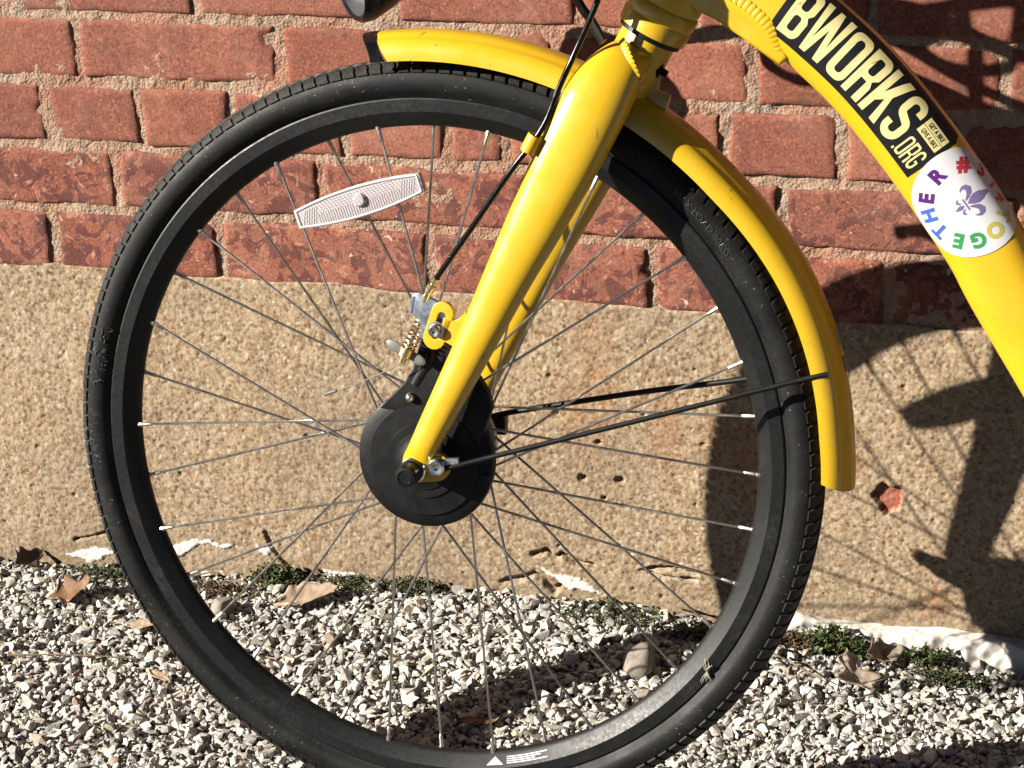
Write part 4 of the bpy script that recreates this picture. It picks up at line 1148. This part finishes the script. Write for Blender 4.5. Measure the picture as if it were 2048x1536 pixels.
def glyph(ch, H, t):
    """condensed block capitals: list of outline groups (outer + holes), and the advance width"""
    w = 0.47 * H
    if ch == 'B':
        o = [(0, 0)] + arcpts(w - 0.16 * H, 0.16 * H, 0.16 * H, -90, 0) + [(w, 0.40 * H), (w - 0.07 * H, 0.5 * H), (w, 0.60 * H)] + arcpts(w - 0.16 * H, H - 0.16 * H, 0.16 * H, 0, 90) + [(0, H)]
        return [[o, rrect(t, t * 0.85, w - t, 0.5 * H - t * 0.42, 0.06 * H)[::-1], rrect(t, 0.5 * H + t * 0.42, w - t, H - t * 0.85, 0.06 * H)[::-1]]], w
    if ch == 'O':
        return [[rrect(0, 0, w, H, 0.17 * H), rrect(t, t * 0.9, w - t, H - t * 0.9, 0.075 * H)[::-1]]], w
    if ch == 'W':
        w = 0.70 * H; s = t * 0.98
        o = [(0, H), (s, H), (0.245 * w, 0.30 * H), (0.42 * w, H), (0.58 * w, H), (0.755 * w, 0.30 * H), (w - s, H), (w, H), (0.86 * w, 0), (0.65 * w, 0), (0.5 * w, 0.60 * H), (0.35 * w, 0), (0.14 * w, 0)]
        return [[o[::-1]]], w
    if ch == 'R':
        o = [(0, 0), (t, 0), (t, 0.40 * H), (w - t * 1.15, 0.40 * H), (w - t * 1.05, 0), (w, 0), (w - 0.02 * H, 0.36 * H), (w - 0.09 * H, 0.46 * H), (w, 0.56 * H)] + arcpts(w - 0.16 * H, H - 0.16 * H, 0.16 * H, 0, 90) + [(0, H)]
        return [[o, rrect(t, 0.40 * H + t * 0.85, w - t, H - t * 0.85, 0.06 * H)[::-1]]], w
    if ch == 'K':
        w = 0.52 * H
        o = [(0, 0), (t, 0), (t, 0.30 * H), (0.27 * H, 0.44 * H), (w - t * 1.1, 0), (w, 0), (0.355 * H, 0.56 * H), (w * 0.985, H), (w * 0.985 - t * 1.1, H), (t, 0.52 * H), (t, H), (0, H)]
        return [[o]], w
    if ch == 'S':
        r = w / 2 - t / 2; c = w / 2
        path = [(t / 2, 0.30 * H)] + arcpts(c, t / 2 + r * 0.9, r, 180, 360, 10, r * 0.9) + [(w - t / 2, 0.30 * H)] + arcpts(w - t / 2 - 0.12 * H, 0.36 * H, 0.12 * H, 10, 60, 3) + arcpts(t / 2 + 0.12 * H, 0.64 * H, 0.12 * H, 240, 190, 3) + [(t / 2, 0.72 * H)] + arcpts(c, H - t / 2 - r * 0.9, r, 180, 0, 10, r * 0.9) + [(w - t / 2, 0.70 * H)]
        return [[thick(path, t)]], w
    if ch == 'G':
        r = w / 2 - t / 2; c = w / 2
        path = [(w - t / 2, 0.70 * H)] + arcpts(c, H - t / 2 - r, r, 0, 180, 10) + arcpts(c, t / 2 + r, r, 180, 360, 10) + [(w - t / 2, 0.44 * H), (c, 0.44 * H)]
        return [[thick(path, t)]], w
    if ch == '.':
        return [[[(0, 0), (t, 0), (t, t), (0, t)]]], t
    return [], w
def setword(word, x0, x1, y0, H, t, gap, off, mat, parent, nm):
    tot = sum(glyph(c, H, t)[1] for c in word) + gap * (len(word) - 1); k = (x1 - x0) / tot; x = x0
    for c in word:
        groups, w = glyph(c, H, t)
        mb = MB()
        for gr in groups:
            vs, fs = poly_fill([[(x + px * k, y0 + py) for px, py in o] for o in gr], 0.0)
            v2, f2 = refine(vs, fs, 4.0); mb.add([on_tube(v.x, v.y, off) for v in v2], f2)
        mb.build(nm, mat, parent, sharp=math.radians(80)); x += (w + gap) * k
setword('BWORKS', A0 + 6.5, A0 + 141, W0 + 5.2, 44.0, 6.6, 2.3, 0.34, CREAM, dec, 'letter')
setword('.ORG', A0 + 143.5, A0 + 167.5, W0 + 4.6, 19.5, 2.3, 1.4, 0.34, CREAM, dec, 'letter')
bx0, bx1, by0, by1 = A0 + 144.5, A0 + 168, W0 + 29.5, W0 + 44.5
for (p, q) in ((by0, (by0 + by1) / 2 - 0.25), ((by0 + by1) / 2 + 0.25, by1)):
    vs, fs = poly_fill([[(bx0, p), (bx1, p), (bx1, q), (bx0, q)]], 0.0); decal('print_box', vs, fs, 0.30, CREAM, dec)
for txt, yy in (('GET A BIKE', by0 + 9.1), ('GIVE A BIKE', by0 + 1.7)):
    vs, fs = text_fill(txt, 5.6, 0.10, 0.62); vs = [Vector((v.x + (bx0 + bx1) / 2, v.y + yy, 0)) for v in vs]; decal('small_print', vs, fs, 0.42, BLACKST, dec)
# round sticker
RA, RW, RR = arc_of(447, 251) + 6.5, 9.5, 44.5
disc = [(RA + RR * math.cos(2 * PI * i / 72), RW + RR * math.sin(2 * PI * i / 72)) for i in range(72)]
vs, fs = poly_fill([disc], 0.0); rst = decal('round_sticker', vs, fs, 0.50, WHITEST, bike, 4.0); rst['label'] = 'round white sticker with rainbow lettering and a purple fleur-de-lis'
cols = {'r': ink('red_ink', (0.55, 0.03, 0.05)), 'o': ink('orange_ink', (0.60, 0.13, 0.03)), 'y': ink('yellow_ink', (0.62, 0.53, 0.10)), 'g': ink('green_ink', (0.04, 0.32, 0.10)), 'b': ink('blue_ink', (0.06, 0.15, 0.55)), 'p': ink('purple_ink', (0.10, 0.012, 0.20)), 'f': ink('mauve_ink', (0.22, 0.16, 0.36))}
_, t_, n_ = cl_at(RA); E1 = Vector((t_.x, t_.y)); E2 = Vector((n_.x, n_.y))
def stick_xy(x, y): return Vector((x * E1.x + y * E1.y, x * E2.x + y * E2.y))   # picture-aligned mm -> along/across the tube
lets = [('#', 96, 'r'), ('3', 63, 'r'), ('1', 35, 'o'), ('4', 14, 'o'), ('T', -14, 'y'), ('O', -40, 'y'), ('G', -68, 'g'), ('E', -97, 'g'), ('T', -129, 'b'), ('H', -157, 'b'), ('E', 176, 'p'), ('R', 139, 'p')]
for ch, ang, c in lets:
    vs, fs = text_fill(ch, 16.5, 0.85, 1.0); a = math.radians(ang); ra = 31.0; rot = a - PI / 2; o = []
    for v in vs:
        x, y = v.x, v.y - 5.0
        px = ra * math.cos(a) + x * math.cos(rot) - y * math.sin(rot); py = ra * math.sin(a) + x * math.sin(rot) + y * math.cos(rot)
        q = stick_xy(px, py); o.append(Vector((RA + q.x, RW + q.y, 0)))
    decal('letter', o, fs, 0.68, cols[c], rst)
def fl(paths, nm='fleur_petal'):
    for P in paths:
        o = []
        th = math.radians(-52)
        for (x, y) in P:
            x *= 1.15; y *= 1.15
            px = x * math.cos(th) - y * math.sin(th); py = x * math.sin(th) + y * math.cos(th); q = stick_xy(px + 0.5, py - 1.0); o.append((RA + q.x, RW + q.y))
        vs, fs = poly_fill([o], 0.0); decal(nm, vs, fs, 0.68, cols['f'], rst)
ctr = [(0, 0.8), (2.6, 4.5), (3.8, 8), (3.2, 12), (1.6, 15), (0, 18.5), (-1.6, 15), (-3.2, 12), (-3.8, 8), (-2.6, 4.5)]
side = [(2.0, 0.8), (3.0, 4.0), (5.0, 7.6), (8.6, 9.3), (11.6, 7.6), (12.3, 4.2), (10.6, 1.4), (9.0, 0.9), (10.2, 2.8), (9.6, 4.6), (7.6, 5.0), (5.4, 3.6), (3.4, 1.4)]
lowc = [(0, -1.6), (1.7, -4.2), (1.2, -6.8), (0, -9.2), (-1.2, -6.8), (-1.7, -4.2)]
lows = [(1.8, -1.6), (3.0, -3.4), (4.8, -4.2), (6.2, -3.0), (5.8, -5.0), (4.2, -6.0), (2.6, -4.8)]
band = [(-4.4, -0.9), (4.4, -0.9), (4.4, 0.25), (-4.4, 0.25)]
fl([ctr, side, [(-x, y) for x, y in side][::-1], lowc, lows, [(-x, y) for x, y in lows][::-1], band])

# ---- headlamp in front of the head tube (only its lower lip shows)
lamp = MB(); lc = Lc(-114, 400, -155); la = Vector((-0.72, -0.66, -0.22)).normalized()
lamp.lathe([(0.028, 0.018), (0.032, 0.020), (0.035, 0.016), (0.0355, 0.006), (0.033, -0.002), (0.030, -0.012), (0.024, -0.028), (0.014, -0.038), (0.0, -0.041)], lc, la, 36)
lamp_o = lamp.build('headlamp', GLOSSB, bike)
mb = MB(); mb.lathe([(0.028, 0.018), (0.021, 0.004), (0.010, -0.004), (0, -0.006)], lc, la, 32); mb.build('lamp_reflector', mat_plain('lamp_silver', (0.10, 0.10, 0.105), 0.3, 0.2), lamp_o)
mb = MB(); mb.tube(spline([lc - la * 0.034, Lc(10, 462, -120), Lc(100, 445, -40), Lc(128, 402, 0), Lc(141, 385, 4), Lc(152, 368, 6)], 6), [0.0065] * 31, 10, sx=0.5); mb.build('lamp_bracket', BLACKM, lamp_o)

def rrect_(x0, y0, x1, y1, r, n=5):
    o = []
    for (cx, cy, a0) in ((x1 - r, y0 + r, -PI / 2), (x1 - r, y1 - r, 0), (x0 + r, y1 - r, PI / 2), (x0 + r, y0 + r, PI)):
        for i in range(n + 1):
            a = a0 + PI / 2 * i / n; o.append((cx + r * math.cos(a), cy + r * math.sin(a)))
    return o
# ---- stem, handlebar, levers, cables: above the picture, they throw the shadows at its upper right
mb = MB(); mb.tube([axp(575), axp(690)], 0.0125, 20); mb.tube(spline([axp(690), fpt(712, -18, 0), fpt(716, -50, 0)], 6), 0.014, 16); mb.build('stem', BLACKM, bike)
hbm = fpt(716, -52, 0)
def hbp(du, dv, s): return hbm + Vector((du / 1000, -s / 1000, dv / 1000))
mb = MB(); mb.tube(spline([hbp(150, 60, 238), hbp(90, 66, 210), hbp(30, 50, 130), hbp(0, 10, 50), hbp(0, 0, 0), hbp(0, 10, -50), hbp(30, 50, -130), hbp(90, 66, -200), hbp(150, 60, -226)], 8), 0.0115, 16); mb.build('handlebar', BLACKM, bike)
for sg, e in ((1, 238), (-1, 226)):
    mb = MB(); mb.tube(spline([hbp(70, 65, sg * (e - 40)), hbp(110, 65, sg * (e - 15)), hbp(152, 60, sg * e)], 6), [0.0155] * 13, 16); mb.build('handlebar_grip', BLACK, bike)
    mb = MB(); mb.tube(spline([hbp(45, 55, sg * 170), hbp(50, 30, sg * 190), hbp(110, 20, sg * 215)], 6), [0.007] * 13, 8); mb.build('brake_lever', BLACKM, bike)
slab_outline = []  # unseen slab, added to shade the head tube and the bricks at upper right
for (px, py, r_) in ((-150, 486, 12), (124, 440, 14), (126, 520, 12), (60, 548, 14), (-80, 541, 12), (-150, 556, 12)): slab_outline.append((px, py))
vs, fs = poly_fill([slab_outline], 22, 4)
mb = MB(); mb.add([Lc(v.x, v.y, v.z + 100) for v in vs], fs); mb.build('shade_slab', BLACK, bike)
cabs = [
    ([Lc(60, 640, -60), Lc(-60, 560, -55), Lc(-108, 496, -50), Lc(-95, 476, -50), Lc(-70, 471, -50), Lc(-40, 486, -50), Lc(20, 530, -40), Lc(140, 560, -20), Lc(215, 520, -10)], [0.0048]),  # unseen loop, bent to cast the arc shadow below the gusset
    ([Lc(-20, 640, 20), Lc(-110, 580, 0), Lc(-74, 560, 0), Lc(-51, 556, 0), Lc(-8, 556, 0), Lc(29, 542, 0), Lc(63, 530, 0), Lc(80, 526, 0), Lc(170, 495, 10), Lc(228, 466, 24)], [0.012, 0.016, 0.019, 0.018, 0.012, 0.0075, 0.006, 0.005, 0.005, 0.005]),  # unseen, swollen and tapered to cast the broad shadow band
    ([hbp(30, 40, -120), Lc(120, 650, -20), Lc(80, 585, 0), Lc(71, 547, 0), Lc(57, 527, 0), Lc(38, 518, 0), Lc(14, 517, 0), Lc(-9, 521, 0), Lc(-28, 533, 0), Lc(-52, 555, 0), Lc(-70, 610, 0), Lc(40, 690, 20), hbp(40, 50, 150)], [0.0046]),
    ([Lc(-70, 548, 0), Lc(-36, 532, 0), Lc(-5, 514, 0), Lc(33, 496, 0), Lc(72, 482, 0), Lc(150, 468, 10), Lc(216, 458, 26)], [0.0052]),
    ([Lc(22, 590, 0), Lc(21, 536, 0), Lc(18, 517, 0), Lc(14, 490, 0), Lc(12, 470, 10)], [0.0046]),
]
for pts, r in cabs:
    P = spline(pts, 8); rl = [r[0]] * len(P) if len(r) == 1 else [float(np.interp(i / 8, range(len(r)), r)) for i in range(len(P))]
    mb = MB(); mb.tube(P, rl, 10); mb.build('control_cable', BLACK, bike)

# ---- rear half, out of the picture
rwheel = part_empty('rear_wheel', bike)
for nm, me in [('tyre', tyre_me), ('rim', rim_me), ('hub', hub_o.data)] + [('spoke', m_) for m_ in spoke_me]:
    o = link(nm if not me.name.startswith('nipple') else 'nipple', me, rwheel); o.location = (1.06, 0, 0)
mb = MB(); mb.add(*fender_mesh(170, 20)); fo = mb.build('rear_fender', PAINT, bike); fo.location = (1.06, 0, 0)
mb = MB(); mb.tube([Lc(785, 410, 0), Lc(830, 520, 0)], 0.0135, 16); mb.build('seat_post', BLACKM, bike)
sd_ = MB(); P = spline([Vector((690, 545, 14)), Vector((740, 552, 20)), Vector((800, 556, 44)), Vector((880, 560, 80)), Vector((930, 556, 78)), Vector((948, 548, 40))], 6)
vs = []; fs = []
for p in P:
    for k in range(16):
        a = 2 * PI * k / 16; vs.append(Lc(p.x, p.y + 16 * math.sin(a) * (1 if math.sin(a) > 0 else 1.6), p.z * math.cos(a)))
for i in range(len(P) - 1):
    for k in range(16): fs.append((i * 16 + k, i * 16 + (k + 1) % 16, (i + 1) * 16 + (k + 1) % 16, (i + 1) * 16 + k))
fs.append(tuple(range(16))); fs.append(tuple((len(P) - 1) * 16 + k for k in range(16)))
sd_.add(vs, fs); sd_.build('saddle', BLACK, bike)
mb = MB(); mb.lathe([(0.03, 0.046), (0.085, 0.046), (0.092, 0.047), (0.092, 0.049), (0.085, 0.050), (0.03, 0.05)], Lc(620, -42, 0), Vector((0, 1, 0)), 44); mb.build('chainring', BLACKM, bike)
for sg, dv in ((1, -165), (-1, 165)):
    mb = MB(); mb.tube([Lc(620, -42, sg * 50), Lc(640, -42 + dv, sg * 58)], [0.012, 0.010], 12, sx=0.6); mb.build('crank_arm', BLACKM, bike)
    mb = MB(); mb.box(Lc(640, -42 + dv, sg * 105), (0.045, 0.045, 0.012)); mb.build('pedal', BLACK, bike)
# ------------------------------------------------------------------ things on the ground
def zs(x, y): return float(surf(x, y))
def leaf_mesh(L, W, lobes, curl, fold, seed, mat, name):
    """a dry leaf: lobed blade with raised midrib, curled, with thickness and a stalk"""
    g = random.Random(seed); nu, nv = 22, 9
    vs = []; fs = []
    for i in range(nu + 1):
        t = i / nu
        w = math.sin(PI * min(1, t * 1.02 + 0.0)) ** 0.8 * (1 + lobes * 0.42 * math.cos(t * PI * 2 * 3.3 + 0.6)) * W / 2 * (1.15 - 0.45 * t)
        for j in range(nv):
            q = -1 + 2 * j / (nv - 1)
            x = (t - 0.5) * L + abs(q) * lobes * 0.10 * L * math.sin(t * 9)
            y = q * w
            z = curl * L * (2 * t - 1) ** 2 + fold * abs(q) * w + 0.05 * L * float(fbm(np.array(t * 5.0 + seed), np.array(q * 2.0), seed, 3)) * 2
            z += 0.0007 * math.cos(abs(q) * 14 + t * 20) * abs(q)
            vs.append((x, y, z))
    n1 = len(vs)
    for i in range(nu):
        for j in range(nv - 1):
            a = i * nv + j; fs.append((a, a + 1, a + nv + 1, a + nv))
    me = mesh_from(name, vs, fs, mat, True)
    bm = bmesh.new(); bm.from_mesh(me)
    bmesh.ops.remove_doubles(bm, verts=bm.verts, dist=2e-4)
    bmesh.ops.solidify(bm, geom=bm.faces[:], thickness=0.0005)
    bm.to_mesh(me); bm.free()
    return me
LB = mat_leafy('dry_orange_leaf', (0.16, 0.075, 0.035), (0.32, 0.17, 0.09), 0.6, 0, 120)
LT = mat_leafy('dry_tan_leaf', (0.36, 0.24, 0.15), (0.55, 0.41, 0.29), 0.7, 0, 120)
LP = mat_leafy('dry_pale_leaf', (0.46, 0.36, 0.27), (0.66, 0.56, 0.45), 0.7, 0, 120)
LD = mat_leafy('dark_brown_leaf', (0.045, 0.026, 0.016), (0.12, 0.07, 0.04), 0.7, 0, 120)
leaves = [
    (-1.172, -0.098, 0.052, 0.046, 0.9, 0.12, 0.25, 0.5, (0.15, -0.35), LB, 'lobed orange-brown dry leaf curled up on the gravel'),
    (-0.897, -0.066, 0.074, 0.036, 0.3, 0.05, 0.55, 0.5, (0.25, -0.15), LT, 'large folded tan dry leaf lying on gravel near the wall'),
    (-1.047, -0.158, 0.044, 0.018, 0.2, 0.06, 0.3, 0.15, (0.1, -0.2), LT, 'narrow tan leaf on gravel left of the front tyre'),
    (-0.283, -0.098, 0.060, 0.048, 1.0, 0.16, 0.2, 2.2, (0.2, -0.2), LP, 'pale crumpled lobed leaf on gravel below the whitewashed footing'),
    (-1.270, -0.022, 0.040, 0.034, 0.6, 0.10, 0.4, 1.2, (0.5, 0.0), LD, 'dark brown leaf standing against the foundation'),
    (-0.268, -0.040, 0.048, 0.030, 0.5, 0.15, 0.5, 0.9, (0.55, 0.2), LT, 'upright brown leaf among weeds by the whitewashed footing'),
    (-0.632, -0.268, 0.042, 0.012, 0.1, 0.03, 0.2, 0.35, (0.1, 0.1), LB, 'slim orange leaf in the tyre shadow on the gravel'),
    (-0.985, -0.255, 0.036, 0.012, 0.1, 0.05, 0.2, -0.4, (0.1, 0.0), LT, 'thin curled leaf sliver on open gravel'),
]
for i, (x, y, L, W, lob, cu, fo, rz, (tx, ty), m, lab) in enumerate(leaves):
    o = link('dry_leaf', leaf_mesh(L, W, lob, cu, fo, 20 + i, m, 'dry_leaf'), None, label=lab, category='leaf', group='dry leaves on the gravel')
    o.location = (x, y, zs(x, y) + 0.010); o.rotation_euler = (tx, ty, rz)

def stone_obj(x, y, r, sc, seed, mat, lab):
    bm = bmesh.new(); g = random.Random(seed)
    bmesh.ops.create_icosphere(bm, subdivisions=4, radius=r)
    cuts = [(Vector((g.gauss(0, 1), g.gauss(0, 1), g.gauss(0, 1))).normalized(), g.uniform(0.62, 0.85) * r) for _ in range(11)]
    for v in bm.verts:
        for d, h in cuts:
            e = v.co.dot(d) - h
            if e > 0: v.co -= d * e * 0.92
        n = float(fbm(np.array(v.co.x * 90 + seed), np.array(v.co.y * 90 + v.co.z * 70), seed, 4)); v.co *= 1 + 0.14 * n
        v.co.x *= sc[0]; v.co.y *= sc[1]; v.co.z *= sc[2]
    me = bpy.data.meshes.new('stone'); bm.to_mesh(me); bm.free(); me.materials.append(mat)
    me.polygons.foreach_set('use_smooth', [True] * len(me.polygons))
    o = link('stone', me, None, label=lab, category='stone', group='larger stones lying on the gravel')
    o.location = (x, y, zs(x, y) + r * sc[2] * 0.5); o.rotation_euler = (g.uniform(-.2, .2), g.uniform(-.2, .2), g.uniform(0, 3))
GREYST = mat_leafy('grey_field_stone', (0.20, 0.165, 0.13), (0.38, 0.335, 0.28), 0.85, 0, 90)
stone_obj(-0.504, -0.118, 0.023, (1.15, 0.9, 0.75), 3, GREYST, 'large rough grey-brown stone on gravel behind the front wheel rim')
stone_obj(-0.257, -0.030, 0.018, (1.35, 0.8, 0.7), 5, STONE_BR, 'smooth brown stone against the whitewashed footing')
stone_obj(-0.985, -0.100, 0.016, (0.9, 0.9, 0.95), 8, GREYST, 'blocky pale grey stone beside the front tyre')

# low weeds in the soil at the foot of the wall
G1 = mat_leafy('weed_green', (0.035, 0.075, 0.014), (0.11, 0.17, 0.04), 0.55, 0.12, 200)
G2 = mat_leafy('moss_green', (0.03, 0.055, 0.012), (0.09, 0.12, 0.03), 0.7, 0.1, 200)
G3 = mat_leafy('dried_weed', (0.10, 0.06, 0.025), (0.24, 0.16, 0.08), 0.8, 0, 200)
def weed(x, y, w, h, n, seed, mats, lab, nm='weed', leaf=0.0042):
    g = random.Random(seed)
    root = bpy.data.objects.new(nm, None); COL.objects.link(root); root.location = (x, y, zs(x, y) - 0.001)
    root['label'] = lab; root['category'] = 'weed'; root['group'] = 'weeds at the foot of the wall'
    crown = MB(); stem = MB()
    for k in range(n):
        a = g.uniform(0, 2 * PI); rr_ = w * g.random() ** 0.8; px, py = rr_ * math.cos(a) * 1.25, rr_ * math.sin(a) * 0.45
        if y + py > -0.004: py = -0.004 - y - g.random() * 0.01
        z0 = zs(x + px, y + py) - zs(x, y)
        hh = h * (1 - 0.6 * (rr_ / w) ** 2) * g.uniform(0.25, 1.0) + 0.004
        tip = Vector((px + g.gauss(0, 0.003), py + g.gauss(0, 0.003), z0 + hh))
        if k % 3 == 0: stem.tube([Vector((px * 0.7, py * 0.7, z0 - 0.002)), tip], [0.0006, 0.0004], 4)
        nl = g.choice((1, 2, 3, 3))
        for q in range(nl):
            l = leaf * g.uniform(0.6, 1.35); az = g.uniform(0, 2 * PI); el = g.uniform(-0.2, 0.9)
            d = Vector((math.cos(az) * math.cos(el), math.sin(az) * math.cos(el), math.sin(el))); sd = d.cross(Vector((0, 0, 1))); sd = sd.normalized() if sd.length > 1e-4 else Vector((1, 0, 0)); up_ = sd.cross(d)
            b = tip - Vector((0, 0, g.random() * hh * 0.5))
            crown.add([b, b + d * l * 0.45 + sd * l * 0.42 + up_ * l * 0.12, b + d * l + up_ * 0.05 * l, b + d * l * 0.45 - sd * l * 0.42 + up_ * l * 0.12, b + d * l * 0.5 - up_ * l * 0.06], [(0, 1, 4), (1, 2, 4), (2, 3, 4), (3, 0, 4)])
    crown.build('foliage', mats, root, smooth=False)
    if stem.v: stem.build('stem', G3, root)
weed(-1.165, -0.040, 0.046, 0.013, 300, 1, G2, 'low mat of moss by the foundation left of the front tyre')
weed(-0.955, -0.022, 0.026, 0.030, 190, 2, G1, 'bright green clover-like weed at the foundation inside the wheel', leaf=0.0055)
weed(-0.865, -0.020, 0.042, 0.011, 200, 3, G2, 'flat dark green weed patch behind the tan folded leaf')
weed(-0.79, -0.014, 0.032, 0.011, 200, 4, G2, 'thin green moss strip along the foundation below the hub')
weed(-0.318, -0.034, 0.036, 0.030, 260, 5, G1, 'tall leafy weed against the left end of the whitewashed footing', leaf=0.0060)
weed(-0.222, -0.034, 0.024, 0.024, 150, 6, G1, 'leafy weed in front of the whitewashed footing', leaf=0.0058)
weed(-0.198, -0.070, 0.036, 0.014, 260, 7, G2, 'round moss clump on gravel below the whitewashed footing')
weed(-0.455, -0.050, 0.034, 0.018, 170, 8, G1, 'green weed in the tyre shadow behind the rim', leaf=0.005)
weed(-0.358, -0.036, 0.034, 0.016, 300, 9, G3, 'brown dried weed beside the rear of the front tyre')
weed(-0.565, -0.030, 0.050, 0.010, 230, 10, G2, 'sparse green weed on gravel below the foundation crack')
weed(-1.01, -0.055, 0.040, 0.014, 240, 11, G3, 'dried brown weed stems beside the front tyre')
# twigs
TW = mat_plain('dry_twig', (0.22, 0.15, 0.09), 0.8, 0, 0.3, 90)
def twig(pts, r, lab):
    P = spline([Vector((x, y, zs(x, y) + 0.008 + dz)) for x, y, dz in pts], 6); mb = MB(); mb.tube(P, [r * (1 - 0.5 * i / (len(P) - 1)) for i in range(len(P))], 6)
    o = mb.build('twig', TW, None); o['label'] = lab; o['category'] = 'twig'; o['group'] = 'dry twigs on the gravel'
twig([(-1.17, -0.245, 0), (-1.10, -0.232, 0.002), (-1.03, -0.224, 0.001)], 0.0011, 'long thin dry twig on open gravel left of the tyre')
twig([(-0.375, -0.075, 0.004), (-0.345, -0.092, 0.004), (-0.312, -0.112, 0.002)], 0.0013, 'dry stem lying from the brown weed towards the pale leaf')
twig([(-1.06, -0.052, 0.006), (-1.02, -0.035, 0.012), (-0.985, -0.046, 0.006)], 0.0010, 'bent twig beside the clover-like weed')
twig([(-0.50, -0.020, 0.012), (-0.47, -0.028, 0.010), (-0.44, -0.018, 0.004)], 0.0012, 'dark twig at the foundation in the tyre shadow')
# seed fluff caught on the rim
mb = MB(); g_ = random.Random(4); c_ = circ(311, math.radians(-35.6), 15)
for i in range(26):
    a = g_.uniform(-0.9, 0.9) + (0 if i % 2 else PI); l = g_.uniform(0.005, 0.014); d = Vector((math.sin(a) * 0.6, -g_.uniform(0.0, 0.25), math.cos(a))); mb.tube([c_, c_ + d * l * 0.5 + Vector((g_.gauss(0, .001), -0.001, 0)), c_ + d * l], [0.0004, 0.0003, 0.0002], 4)
o = mb.build('seed_fluff', mat_plain('dry_seed_fluff', (0.55, 0.50, 0.36), 0.8), None); o['label'] = 'pale dry seed fluff stuck to the rim'; o['category'] = 'seed'
o.matrix_world = BM
